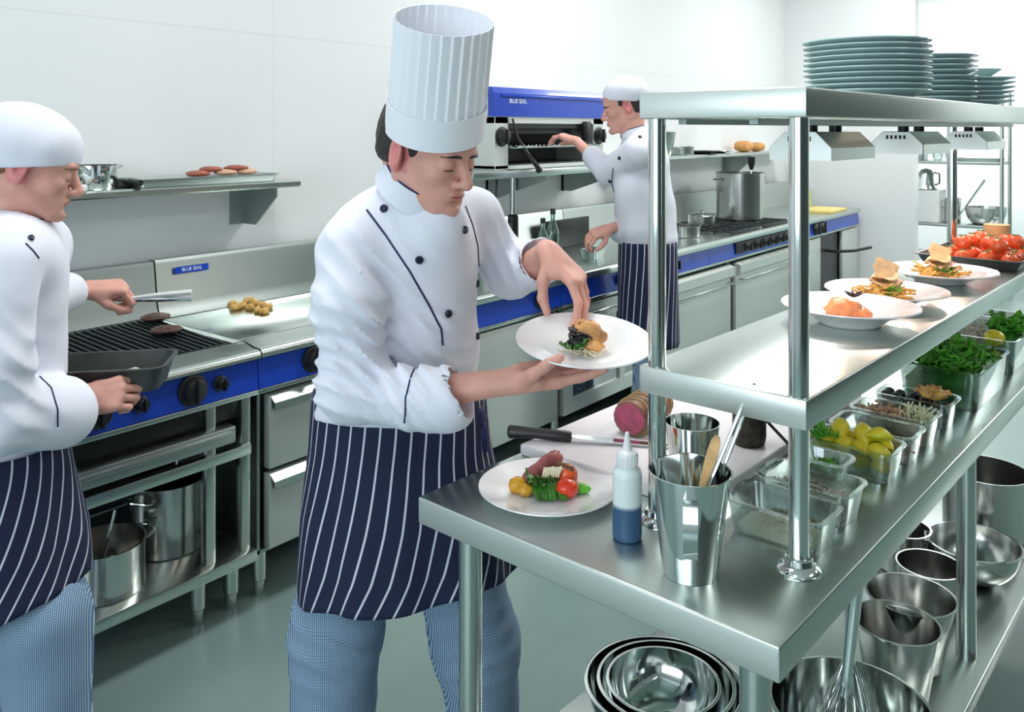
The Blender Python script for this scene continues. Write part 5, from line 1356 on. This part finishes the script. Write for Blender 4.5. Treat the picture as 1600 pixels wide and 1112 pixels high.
lump('greens', DKLEAF, _f, (-.012, -.012, .020), (.021, .018, .016), 6, .5, 3); leaves('salad_leaf', GREEN, _f, 30, .024, .018, .014, .022, (-.018, -.018, .006), 41)
leaves('dark_leaf', DKLEAF, _f, 26, .018, .014, .02, .022, (-.012, -.008, .022), 42); strips('noodles', CREAM, _f, 26, .026, .018, .01, .03, .0015, (-.005, -.022, .0), 43)

# ---------------------------------------------------------------- person at the char grill, left edge
c2 = thing('person', 'person in round white cap at the left edge cooking at the char grill', 'person', W(-1.17, 2.0, 0))
H2 = Head(A(J(44, 262, 2.0)), head_frame(.93, .36, 14), 1.04); H2.zf = .9
neck2 = A(J(18, 345, 1.99))
hw2 = A(J(122, 628, 2.03)); he2 = A(J(0, 650, 1.82))
fist = [(1.0, 1.15, .7), (1.05, 1.15, .7), (1.1, 1.15, .7), (1.15, 1.1, .7)]
h2r, t2r = hand(hw2, RDU(.90, .35, .12), RDU(.10, -.85, .5), 1, [(.7, 1.2, .7)] * 4, [(.6, .5, -.45), (.85, .1, -.4), (.95, -.2, -.3)], he2, 1.05)
hw2b = A(J(138, 452, 2.46)); he2b = A(J(52, 470, 2.28))
h2l, t2l = hand(hw2b, RDU(.93, .35, .0), RDU(0, -.30, .95), -1, fist, [(.7, .45, -.5), (.85, .0, -.5), (.9, -.3, -.3)], he2b, 1.05)
core2 = [(A(J(5, 430, 1.99)), A(J(-10, 700, 2.02)), .09, .1), (A(J(5, 400, 1.87)), A(J(60, 385, 2.12)), .055, .055), (A(J(15, 370, 1.99)), A(J(5, 450, 1.99)), .06, .09), (A(J(5, 410, 1.84)), he2, .045, .04), (A(J(62, 392, 2.13)), he2b, .045, .04),
         (A(J(0, 760, 2.0)), A(W(-1.07, 1.97, .5)), .06, .05), (A(W(-1.05, 1.97, .5)), A(W(-1.03, 1.97, .08)), .05, .035), (A(J(-20, 760, 2.05)), A(W(-1.25, 2.08, .5)), .06, .05), (A(W(-1.25, 2.08, .5)), A(W(-1.3, 2.12, .08)), .05, .035)]
bodymesh(c2, [H2.sdf(neck2, .0034), h2r, h2l, body_core(core2)], H2)
H2.eyes(c2, HAIRB, True); H2.hair(HAIRB, c2, front=.0, low=-.075, bun=True)
def cap(root, Hd, name='round_cap', r=(.112, .094, .100), up=.030, back=-.014, tilt=(.26, 0, -1), cutz=-.026):
    S = SDF(Hd.C - .2 * Hd.s, Hd.C + .24 * Hd.s, .005)
    S.ell(Hd.P(back, 0, up), Hd.r(*r), Hd.R, .01); S.ell(Hd.P(back - .01, 0, up + .03), Hd.r(r[0] * .96, r[1] * 1.0, r[2] * .8), Hd.R, .04)
    S.wrinkle(.0025, 30, 2)
    S.half(Hd.P(0, 0, up + cutz), Hd.F * tilt[0] + Hd.U * tilt[2])
    o = me_from(name, [S.mesh()], CLOTH, None, 1); adopt(o, root)
    return o
cap(c2, H2)
_b = B(); box(_b, -.0035, .0035, -.02, .02, -.009, .009, .003); _o = obj('cap_tie', _b, NAVY)
_p = H2.P(-.088, -.078, .030); _o.matrix_world = Matrix.Identity(4); _o.parent = c2; _o.location = Vector(_p) - c2.location; _o.rotation_euler = (0, 0, math.atan2(CAMR.y, CAMR.x) + 1.5)
pr2 = [(A(J(2, 430, 1.98)), A(J(-6, 560, 2.0)), .140, .135, .05), (A(J(-6, 560, 2.0)), A(J(-8, 700, 2.01)), .135, .150, .04),
       (A(J(5, 398, 1.87)), A(J(50, 392, 2.10)), .072, .062, .06), (A(J(16, 352, 1.99)), A(J(4, 396, 1.87)), .05, .066, .05), (A(J(18, 352, 1.99)), A(J(60, 378, 2.1)), .05, .062, .05),
       (A(J(4, 410, 1.84)), A(J(-8, 560, 1.80)), .078, .076, .03), (A(J(-8, 560, 1.8)), A(J(0, 648, 1.82)), .076, .080, .03), (A(J(0, 650, 1.82)), A(J(90, 645, 1.97)), .082, .080, .02),
       (A(J(54, 402, 2.12)), A(J(52, 470, 2.28)), .068, .064, .03), (A(J(52, 470, 2.28)), A(J(104, 455, 2.40)), .064, .058, .03)]
jk2, bv2 = garment('jacket', pr2, CLOTH, c2, .006, (.006, 12, 8, [(A(J(30, 600, 1.8)), .12, RDU(1, 0, .7), .04, .010)]), cuts=[(A(J(0, 722, 2.0)), RDU(.0, -.1, -1))],
                   subs=[(neck2 + RDU(0, 0, -.01), neck2 + RDU(.05, 0, .12), .058, .068), (A(J(92, 644, 1.97)), A(J(115, 632, 2.02)), .058, .062), (A(J(104, 455, 2.41)), A(J(118, 454, 2.44)), .046, .05)])
button(bv2, 48, 372, c2, .007); piping('seam_piping', bv2, [(40, 380), (52, 392), (62, 405)], c2, .0018); piping('cuff_piping', bv2, [(62, 588), (80, 606), (90, 640), (90, 670)], c2, .0018)
collar(c2, A(J(22, 340, 1.99)), RDU(.3, .05, .9), RDU(.95, .1, -.3), r=.064, hgt=.04, gap=.12)
skirt('apron', [(A(J(-14, 690, 2.0)), .160, .16, 0, 0), (A(J(-8, 760, 2.0)), .172, .175, .01, 0), (A(J(-4, 850, 2.0)), .192, .20, .03, 0), (A(J(0, 935, 2.0)), .200, .21, .065, 0)], c2, 32, 4.0, rows=24)
garment('trousers', [(A(J(0, 790, 1.99)), A(W(-1.075, 1.96, .5)), .10, .092, .05), (A(W(-1.075, 1.96, .5)), A(W(-1.05, 1.97, .07)), .098, .08, .04), (A(J(-20, 790, 2.05)), A(W(-1.24, 2.08, .5)), .10, .09, .05), (A(W(-1.24, 2.08, .5)), A(W(-1.3, 2.12, .07)), .09, .08, .04)],
        CHECK, c2, .01, (.006, 13, 4), cuts=[(A(W(0, 0, .05)), [0, 0, -1]), (A(J(0, 740, 2.0)), [0, 0, 1])])
shoes(c2, [W(-1.04, 1.97, 0), W(-1.3, 2.12, 0)], RDU(.95, .2, 0))
# pan held in the near hand
_pn = thing('deep_pan', 'dark steel deep rectangular pan held in front of the char grill', 'pan', J(160, 602, 2.16), math.atan2(CAMR.y, CAMR.x) + .18)
_b = B(); rect_pan(_b, .160, .09, .062, .03, .014, .010); obj('pan_body', _b, TRAYBLK, _pn, angle=50)
lump('vegetable_pieces', LGREEN, _pn, (-.06, 0, .012), (.05, .05, .016), 2, .5, 4); lump('onion_pieces', BEANS, _pn, (.04, .01, .012), (.06, .05, .014), 3, .5, 4); lump('onion_pieces', CREAM, _pn, (.07, .02, .022), (.022, .02, .012), 5, .4, 4)
_tg2 = thing('grill_tongs', 'pale steel tongs in the far hand over the char grill', 'tongs', Vector(t2l[1]))
for s_ in (-1, 1):
    _b = B(); p0 = Vector(hw2b) + WD(.075, .02, -.035) - _tg2.location; p1 = p0 + WD(.10, .02, .004 + .006 * s_); p2 = p0 + WD(.20, .04, .006 + .010 * s_)
    tube(_b, [p0, p1, p2], .006, 8, rad=[.004, .007, .008]); obj('arm', _b, WPLAST if s_ > 0 else CHROME, _tg2)

# ---------------------------------------------------------------- person at the salamander
c3 = thing('person', 'person in white skullcap and striped apron reaching into the salamander grill', 'person', W(.68, 4.36, 0))
H3 = Head(A(J(976, 168, 4.36)), head_frame(-.985, .05, 12), 1.05)
neck3 = A(J(990, 205, 4.37))
w3 = A(J(900, 220, 4.56)); e3 = A(J(950, 268, 4.40))
h3l, _t = hand(w3, RDU(-.80, .45, .28), RDU(.2, -.2, .9), -1, [(.5, .6, .3)] * 4, [(.6, .5, -.5), (.8, .2, -.4), (.9, 0, -.3)], e3, 1.05, h=.004)
w3b = A(J(950, 358, 4.30)); e3b = A(J(1000, 345, 4.52))
h3r, _t = hand(w3b, RDU(-.75, -.4, -.2), RDU(0, -.4, .9), 1, [(.7, .8, .5)] * 4, [(.6, .5, -.5), (.8, .2, -.4), (.9, 0, -.3)], e3b, 1.05, h=.004)
core3 = [(A(J(1003, 250, 4.38)), A(J(1012, 370, 4.4)), .1, .1), (A(J(1000, 232, 4.22)), A(J(1005, 232, 4.52)), .05, .05), (A(J(1000, 236, 4.2)), e3, .042, .038), (A(J(1005, 236, 4.54)), e3b, .042, .038), (A(J(1005, 210, 4.37)), A(J(1003, 260, 4.38)), .06, .09),
         (A(J(1012, 400, 4.36)), A(W(.69, 4.32, .5)), .06, .05), (A(W(.69, 4.32, .5)), A(W(.7, 4.3, .08)), .05, .035), (A(J(1012, 400, 4.44)), A(W(.71, 4.46, .5)), .06, .05), (A(W(.71, 4.46, .5)), A(W(.74, 4.5, .08)), .05, .035)]
bodymesh(c3, [H3.sdf(neck3, .0042), h3l, h3r, body_core(core3)], H3)
H3.eyes(c3, HAIR, True); H3.hair(HAIR, c3, front=.0, low=-.05)
cap(c3, H3, r=(.108, .088, .082), up=.050, cutz=-.02)
pr3 = [(A(J(1002, 262, 4.37)), A(J(1008, 330, 4.4)), .142, .142, .05), (A(J(1008, 330, 4.4)), A(J(1012, 372, 4.4)), .142, .150, .05), (A(J(1001, 228, 4.23)), A(J(1005, 228, 4.53)), .066, .066, .06), (A(J(1000, 208, 4.37)), A(J(1003, 240, 4.38)), .06, .1, .05),
       (A(J(998, 238, 4.2)), e3, .074, .064, .03), (e3, A(J(926, 244, 4.48)), .064, .056, .02), (A(J(1005, 238, 4.54)), e3b, .072, .062, .03), (e3b, A(J(968, 362, 4.38)), .062, .058, .02), (A(J(990, 300, 4.30)), A(J(1000, 350, 4.32)), .09, .1, .05)]
jk3, bv3 = garment('jacket', pr3, CLOTH, c3, .007, (.006, 13, 3), cuts=[(A(J(1010, 392, 4.4)), RDU(0, 0, -1))], subs=[(neck3 + RDU(0, 0, -.01), neck3 + RDU(-.04, 0, .12), .057, .066)])
for p in ((968, 247), (1000, 214), (953, 283)): button(bv3, *p, c3, .010)
piping('seam_piping', bv3, [(958, 262), (956, 285), (960, 303)], c3, .0025)
collar(c3, A(J(992, 205, 4.37)), RDU(-.25, 0, .9), RDU(-1, 0, -.3), r=.064, hgt=.04, gap=.12)
skirt('apron', [(A(J(1012, 375, 4.4)), .150, .17, 0, 0), (A(J(1012, 440, 4.4)), .152, .185, 0, 0), (A(J(1012, 535, 4.4)), .155, .19, 0, 0)], c3, 27, 1.0, rows=18, n=160)
garment('trousers', [(A(J(1012, 430, 4.37)), A(W(.69, 4.33, .5)), .085, .08, .04), (A(W(.69, 4.33, .5)), A(W(.7, 4.3, .07)), .085, .08, .04), (A(J(1012, 430, 4.43)), A(W(.71, 4.46, .5)), .085, .08, .04), (A(W(.71, 4.46, .5)), A(W(.74, 4.5, .07)), .085, .08, .04)],
        CHECK, c3, .012, (.005, 13, 4), cuts=[(A(W(0, 0, .05)), [0, 0, -1]), (A(J(1010, 420, 4.4)), [0, 0, 1])])
shoes(c3, [W(.7, 4.3, 0), W(.74, 4.5, 0)], RDU(-1, 0, 0))
# ================================================================ things on the cooking line
def pot(name, label, loc, r, h, lid=False, handles='loop', m=POTSTEEL, open_=True, rz=0, th=.002, cat='pot', lidlabel=None):
    t_ = thing(name, label, cat, loc, rz)
    b = B(); P_ = [(r * .96, 0), (r, .004), (r, h - .004), (r + .004, h - .002), (r + .004, h), (r - th, h), (r - th, .006), (0, .005)]
    lathe(b, P_, 48, True); obj('pot_body', b, m, t_, angle=40)
    if handles == 'loop':
        for sx in (-1, 1):
            b = B(); z = h * .84; w_ = min(.045, r * .4)
            tube(b, [(sx * r * .985, -w_, z), (sx * (r + .028), -w_ * .9, z + .006), (sx * (r + .042), 0, z + .010), (sx * (r + .028), w_ * .9, z + .006), (sx * r * .985, w_, z)], .0055, 8); obj('loop_handle', b, CHROME, t_)
    elif handles == 'long':
        b = B(); tube(b, [(r * .98, 0, h * .8), (r + .06, 0, h * .9), (r + .19, 0, h * 1.0)], .007, 8, rad=[.009, .006, .009]); obj('long_handle', b, CHROME, t_)
    if lid:
        b = B(); lathe(b, [(r + .002, h + .0005), (r + .003, h + .003), (r * .8, h + .010), (r * .3, h + .017), (0, h + .018)], 40, True); l_ = obj('pot_lid', b, CHROME, t_)
        b = B(); tube(b, [(-.02, 0, h + .015), (-.018, 0, h + .034), (.018, 0, h + .034), (.02, 0, h + .015)], .004, 8); obj('lid_handle', b, CHROME, l_)
    return t_
rzc = RZC
# under the char grill
pot('casserole_pot', 'squat steel pot with loop handles at the left on the shelf under the char grill', (1.262, 2.612, .2185), .118, .145, rz=.1)
pot('stockpot', 'taller steel pot with loop handles behind the squat pot under the char grill', (1.53, 2.715, .2185), .118, .23, rz=.3)
for k, (x, y, z, h) in enumerate(((1.262, 2.60, .2245, .235), (1.53, 2.70, .2245, .31))):
    _b = B(); tube(_b, [(x - .02, y, z + .02), (x - .055, y + .05, z + h * .5), (x - .075, y + .085, z + h * .85)] if False else [(x - .03, y + .0, z + .006), (x + .02, y - .02, z + h)], .0045, 8); lathe(_b, [(.0, 0), (.03, .004), (.036, .016)], 20, M=Matrix.Translation((x - .03, y, z)))
    tag(obj('ladle', _b, CHROME), 'steel ladle standing in the %s pot under the char grill' % ('squat' if k == 0 else 'taller'), 'ladle')
# patties on the char grill
PATTY = mat('charred_beef_patty', (.085, .04, .028), .5, var=.5, scale=50, bmp=.8, bscale=80)
for k, (x, y, r, lab) in enumerate(((1.665, 2.99, .052, 'dark grilled beef patty farther back on the char grill'), (1.60, 2.80, .055, 'dark grilled beef patty nearer the front corner of the char grill'))):
    zz = .893 + .0105 + (y - YF - .09) * math.tan(math.radians(2.2)) 
    o = lump('beef_patty', PATTY, None, (0, 0, 0), (r, r * .9, .013), k + 3, .15, 2.5); o.location = (x - .03, y, zz + .012); tag(o, lab, 'patty')
# chicken pieces on the griddle
GRP = mat('golden_grilled_chicken', (.66, .38, .10), .4, var=.5, scale=30, bmp=.5, bscale=70)
_c0 = None; rs = random.Random(12)
for k, (px_, py_) in enumerate([(345, 466), (353, 472), (360, 465), (364, 474), (372, 468), (377, 477), (384, 470), (390, 480), (397, 473), (402, 484), (409, 476), (413, 486), (420, 479), (349, 462), (368, 480), (392, 468)]):
    d_ = F_PX * (CAMH - .91) / (py_ - HY); p = W((px_ - 800) / F_PX * d_, d_, .9)
    if _c0 is None:
        _c0 = lump('chicken_strip', GRP, None, (0, 0, .011), (.026, .015, .013), 2, .3, 2.5); _c0.location = p; tag(_c0, 'golden chunk of chicken frying on the griddle', 'chicken piece', 'chicken pieces on the griddle')
    else: dup(_c0, p, rs.random() * 6)
# left wall shelf
_b = B(); rect_pan(_b, .30, .095, .03, .02, .008, .010); _o = obj('baking_tray', _b, STEELD, angle=50); _o.location = (1.86, 3.065, 1.4105); tag(_o, 'wide grey steel tray on the wall shelf over the char grill', 'tray')
_b = B(); box(_b, -.28, .28, -.075, .075, 0, .010, .003); _o = obj('grey_board', _b, mat('grey_board', (.42, .46, .45), .5, var=.05)); _o.location = (1.86, 3.065, 1.4135 + .027 - .012); tag(_o, 'grey board lying in the wide steel tray under the sliced meat', 'chopping board')
SAUS = mat('browned_pork_slice', (.36, .10, .06), .45, var=.4, scale=25, bmp=.3); SAUSP = mat('pale_pork_slice', (.62, .38, .26), .5, var=.2, scale=20)
for k, (x, l_, sh, mm) in enumerate(((1.845, .05, .0, SAUS), (1.905, .05, .014, SAUS), (1.965, .05, .0, SAUSP), (2.02, .055, .016, SAUS), (2.06, .05, .0, SAUSP))):
    o = lump('meat_slice', mm, None, (0, 0, 0), (l_, .032, .012), k + 20, .15, 2); o.location = (x, 3.05 + .01 * (k % 2), 1.4385 + .0115 + sh); tag(o, ['reddish browned meat slice at the left end of the tray', 'browned meat slice second from the left, raised on its neighbours', 'pale meat slice in the middle of the tray', 'browned meat slice on top near the right of the tray', 'pale meat slice at the right end of the tray'][k], 'meat', 'sliced meat on the shelf tray')
pot('saucepan', 'shiny steel pan with curved bail on the wall shelf over the char grill', (1.445, 3.06, 1.4105), .075, .085, handles='loop', m=CHROME, rz=.4)
bowl('steel_bowl', 'small steel bowl beside the shiny pan on the left wall shelf', (1.31, 3.06, 1.4105), .055, .07, rb=.5)
_b = B(); tube(_b, [(1.40, 2.985, 1.485), (1.405, 2.98, 1.515), (1.43, 2.98, 1.528), (1.47, 2.98, 1.515), (1.475, 2.985, 1.485)], .004, 8)
_t = thing('frying_pan', 'black handled pan between the shiny pan and the tray on the left wall shelf', 'pan', (1.545, 3.09, 1.4105)); _bb = B(); lathe(_bb, [(.04, 0), (.05, .003), (.055, .03), (.053, .03), (.048, .006), (0, .005)], 28, True); obj('pan_body', _bb, TRAYBLK, _t)
_bb = B(); tube(_bb, [(.0, -.05, .022), (.005, -.09, .024), (.01, -.145, .020)], .010, 8, rad=[.007, .011, .012]); obj('pan_handle', _bb, BLACKP, _t)
_b.free()
_b = B(); box(_b, -.045, .045, -.03, .03, 0, .024, .006); _o = obj('butter_block', _b, WPLAST); _o.location = (1.325, 2.975, 1.4105); tag(_o, 'small white block at the front edge of the left wall shelf', 'block')
# right wall shelf
_b = B(); lathe(_b, [(.05, 0), (.052, .003), (.082, .17), (.086, .172), (.086, .176), (.08, .175), (.05, .006), (0, .005)], 36, True); _o = obj('steel_tumbler', _b, POTSTEEL); _o.location = (5.62, 3.06, 1.4305); tag(_o, 'tapered steel container on the right wall shelf', 'container')
_t = pot('saucepan', 'low steel saucepan with raised loop on the right wall shelf', (5.92, 3.07, 1.4305), .085, .06, m=STEELD)
_b = B(); lathe(_b, [(.06, 0), (.13, .022), (.134, .026), (.128, .025), (.06, .004), (0, .004)], 36, True); _o = obj('steel_dish', _b, TRAYBLK); _o.location = (6.23, 3.06, 1.4305); tag(_o, 'shallow dark dish on the right wall shelf', 'dish')
_b = B(); lathe(_b, [(.05, 0), (.11, .018), (.113, .022), (.05, .004), (0, .004)], 36, True); _o = obj('steel_dish', _b, POTSTEEL); _o.location = (6.52, 3.06, 1.4305); tag(_o, 'small pale dish right of the dark dish on the wall shelf', 'dish')
BREAD = mat('bread_crust', (.60, .28, .08), .6, var=.3, scale=14, bmp=.3)
o = lump('bread_loaf', BREAD, None, (0, 0, 0), (.13, .075, .05), 2, .12, 1.5); o.location = (7.05, 3.07, 1.4305 + .047); tag(o, 'golden bread loaf on the right wall shelf', 'bread')
o = lump('bread_loaf', BREAD, None, (0, 0, 0), (.11, .065, .042), 5, .12, 1.5); o.location = (7.33, 3.07, 1.4305 + .04); tag(o, 'smaller bread loaf at the right of the wall shelf', 'bread')
# hob pots
HZ = WT + .0265
pot('stockpot', 'very large steel stockpot on the far range', (6.36, 2.80, HZ + .0005), .185, .36, rz=-.6, m=POTSTEEL)
_t = thing('ladle', 'ladle with black grip hanging in the large stockpot', 'ladle', (6.42, 2.74, HZ + .36)); _b = B(); tube(_b, [(0, 0, -.2), (.02, .0, .02)], .005, 8); obj('rod', _b, CHROME, _t); _b = B(); lathe(_b, [(.012, .0), (.028, .05), (.03, .10), (.02, .105)], 14, True, True, M=Matrix.Translation((.02, 0, .02))); obj('grip', _b, BLACKP, _t)
_t = pot('saucepan', 'lidded steel saucepan with loop handle on the far range', (5.78, 2.84, HZ + .0005), .10, .075, lid=True, rz=.8)
_t = pot('saute_pan', 'round steel saute pan with long handle on the bench beside the person in the skullcap', (5.24, 2.70, WT + .001), .105, .075, handles='long', rz=.25, m=POTSTEEL)
_b = B(); lathe(_b, [(.055, 0), (.058, .003), (.058, .17), (.054, .17), (.054, .006), (0, .005)], 24, True); _o = obj('green_jar', _b, mat('yellow_green_jar', (.48, .50, .12), .25, var=.1)); _o.location = (7.72, 2.78, WT + .0005); tag(_o, 'yellow-green jar of utensils at the far end of the bench', 'jar')
for k, (dx, dy) in enumerate(((-.16, .0), (.13, .02), (.20, .05))):
    _b = B(); tube(_b, [(7.72 + dx * .08, 2.78, WT + .012), (7.72 + dx * .9, 2.78 + dy, WT + .36 + .03 * k)], .005, 6); box(_b, 7.72 + dx * .9 - .018, 7.72 + dx * .9 + .018, 2.777 + dy, 2.783 + dy, WT + .34 + .03 * k, WT + .42 + .03 * k, .002)
    tag(obj('steel_utensil', _b, CHROME), ['steel utensil leaning left in the yellow-green jar', 'steel utensil leaning right in the yellow-green jar', 'steel utensil leaning farthest right in the yellow-green jar'][k], 'utensil')
_b = B(); box(_b, -.20, .22, -.14, .14, 0, .025, .004); _o = obj('yellow_board', _b, YELB); _o.location = (7.63, 2.585, WT + .0005); tag(_o, 'yellow chopping board at the far end of the bench', 'chopping board')
# bottles and tin behind the tall-hatted person
for k, (x, y, h_, r_, lab) in enumerate(((3.86, 2.80, .27, .034, 'clear green-tinted glass bottle with black cap beside the black valve sleeve'), (3.66, 2.72, .24, .032, 'shorter glass bottle nearer the tall-hatted person'), (3.50, 2.82, .22, .03, 'small glass bottle farthest left on the bench'))):
    _t = thing('glass_bottle', lab, 'bottle', (x, y, WT + .0005))
    _b = B(); lathe(_b, [(r_ * .9, 0), (r_, .005), (r_, h_ * .6), (r_ * .4, h_ * .8), (r_ * .36, h_ * .95), (r_ * .3, h_ * .95), (r_ * .34, h_ * .79), (r_ * .92, h_ * .58), (r_ * .92, .01), (0, .008)], 24, True); obj('glass', _b, BOTG, _t)
    _b = B(); lathe(_b, [(r_ * .45, h_ * .93), (r_ * .45, h_ * 1.03), (r_ * .4, h_ * 1.04)], 16, True, True); obj('cap', _b, BLACKP, _t)
_b = B(); rect_pan(_b, .075, .055, .05, .012, .008, .008); _o = obj('small_steel_tin', _b, CHROME); _o.location = (4.05, 2.66, WT + .0005); _o.rotation_euler = (0, 0, .2); tag(_o, 'small steel tin on the bench below the salamander', 'tin')
_b = B(); box(_b, -.22, .22, -.012, .012, 0, .17, .004); _o = obj('dark_reflection_panel', _b, DARKV); _o.location = (4.35, 3.04, WT + .0005); tag(_o, 'upright dark panel in place of the splashback reflection under the salamander', 'panel')  # dark panel added in place of a dark reflection in the splashback

# ================================================================ racks beyond the partition
def rack(label, x0, x1, y0, y1, levels, top=2.0):
    t_ = thing('storage_rack', label, 'rack', ((x0 + x1) / 2, (y0 + y1) / 2, 0)); c = t_.location
    for x in (x0, x1):
        for y in (y0, y1):
            b = B(); cyl(b, (x - c.x, y - c.y, 0), (x - c.x, y - c.y, top), .019, n=14); obj('upright', b, STEELV, t_)
    for z in levels:
        b = B(); box(b, x0 - c.x, x1 - c.x, y0 - c.y, y1 - c.y, z - .03, z, .003); obj('rack_shelf', b, STEELD, t_)
    return t_
rack('steel storage rack beside the partition in the far room', 9.6, 10.05, 1.5, 2.75, (.25, .66, 1.30, 1.78))
rack('steel storage rack farther right in the far room', 9.3, 9.75, .1, 1.24, (.25, .86, 1.9))
RZ1, RZ2, RZ3 = .6605, 1.3005, .8605
o_ = thing('insulated_jug', 'steel lidded jug hanging high beside the partition on the far rack', 'jug', (9.82, 2.24, .99 + .0005))
_b = B(); lathe(_b, [(.10, 0), (.115, .01), (.085, .08), (.08, .17), (.05, .21), (.02, .22), (0, .225)], 28, True); obj('jug_body', _b, CHROME, o_); _b = B(); tube(_b, [(0, -.08, .18), (0, -.13, .17), (0, -.13, .07), (0, -.09, .05)], .008, 8); obj('jug_handle', _b, BLACKP, o_)
_b = B(); box(_b, 9.66, 9.98, 2.08, 2.42, .6605, .99, .004); tag(obj('white_box', _b, WPLAST, smooth=False), 'white box under the steel jug on the far rack', 'box')
_t = thing('utensil_pot', 'tall steel pot of utensils on the far rack', 'pot', (9.82, 1.985, RZ1)); _b = B(); lathe(_b, [(.075, 0), (.078, .004), (.078, .25), (.074, .25), (.074, .008), (0, .006)], 28, True); obj('pot_body', _b, POTSTEEL, _t)
for k, (dy, hh) in enumerate(((.26, .52), (-.30, .45))):
    _b = B(); tube(_b, [(9.82, 1.985 + dy * .1, RZ1 + .02), (9.82, 1.985 + dy, RZ1 + hh)], .007, 6, rad=[.005, .012]); tag(obj('utensil', _b, CHROME), 'steel utensil leaning %s out of the tall pot on the far rack' % ('left' if k == 0 else 'right'), 'utensil')
bowl('steel_bowl', 'big conical steel bowl on the far rack', (9.82, 1.64 + .04, RZ1), .19, .17, rb=.55, m=POTSTEEL)
_b = B(); rect_pan(_b, .12, .09, .12, .02, .01, .01); _o = obj('steel_pan', _b, STEELD); _o.location = (9.8, 2.32, RZ2); tag(_o, 'grey rectangular pan at the left on the upper far shelf', 'pan')
for k, y in enumerate((2.12, 2.0)): bowl('glass_bowl', ['clear bowl in the middle of the upper far shelf', 'clear bowl right of the other clear bowl on the upper far shelf'][k], (9.8, y, RZ2), .055, .09, rb=.6, m=CLEAR)
_b = B(); rect_pan(_b, .15, .2, .035, .02, .01, .01); _o = obj('flat_tray', _b, STEELD); _o.location = (9.8, 1.72, RZ2); tag(_o, 'flat grey tray at the right of the upper far shelf', 'tray')
_b = B(); rect_pan(_b, .14, .14, .2, .02, .01, .01); _o = obj('deep_steel_bin', _b, STEELD); _o.location = (9.5, .98, RZ3); tag(_o, 'deep steel bin on the right far rack', 'bin')
_b = B(); lathe(_b, [(.04, 0), (.042, .10), (0, .10)], 20, True); _o = obj('paper_cup', _b, WOOD); _o.location = tl(2.2, .335, M1 + .0005) + Vector((0, -.05, 0)) * 0 + tl(.06, -.13, 0) - tl(0, 0, 0); tag(_o, 'brown cup behind the tomato tray', 'cup')
# grey lower cabinet at the back wall of the far room
_t = thing('low_cabinet', 'pale blue-grey low cabinet against the far wall', 'cabinet', (12.2, .6, 0)); _b = B(); box(_b, -.38, .38, -1.2, .9, .05, .86, .005); obj('cabinet_body', _b, mat('pale_teal_laminate', (.38, .55, .56), .4, var=.04), _t); _b = B(); box(_b, -.36, .36, -1.18, .88, 0, .049); obj('plinth', _b, DARKV, _t, smooth=False)
for k in range(3):
    _b = B(); box(_b, -.395, -.381, -1.18 + k * .7, -.52 + k * .7, .08, .84, .003); d_ = obj('cabinet_door', _b, mat('door_laminate_%d' % k, (.42, .60, .61), .4, var=.04), _t); _b = B(); tube(_b, [(-.395, -.6 + k * .7, .6), (-.42, -.6 + k * .7, .6), (-.42, -.6 + k * .7, .74), (-.395, -.6 + k * .7, .74)], .005, 6); obj('door_handle', _b, CHROME, d_)
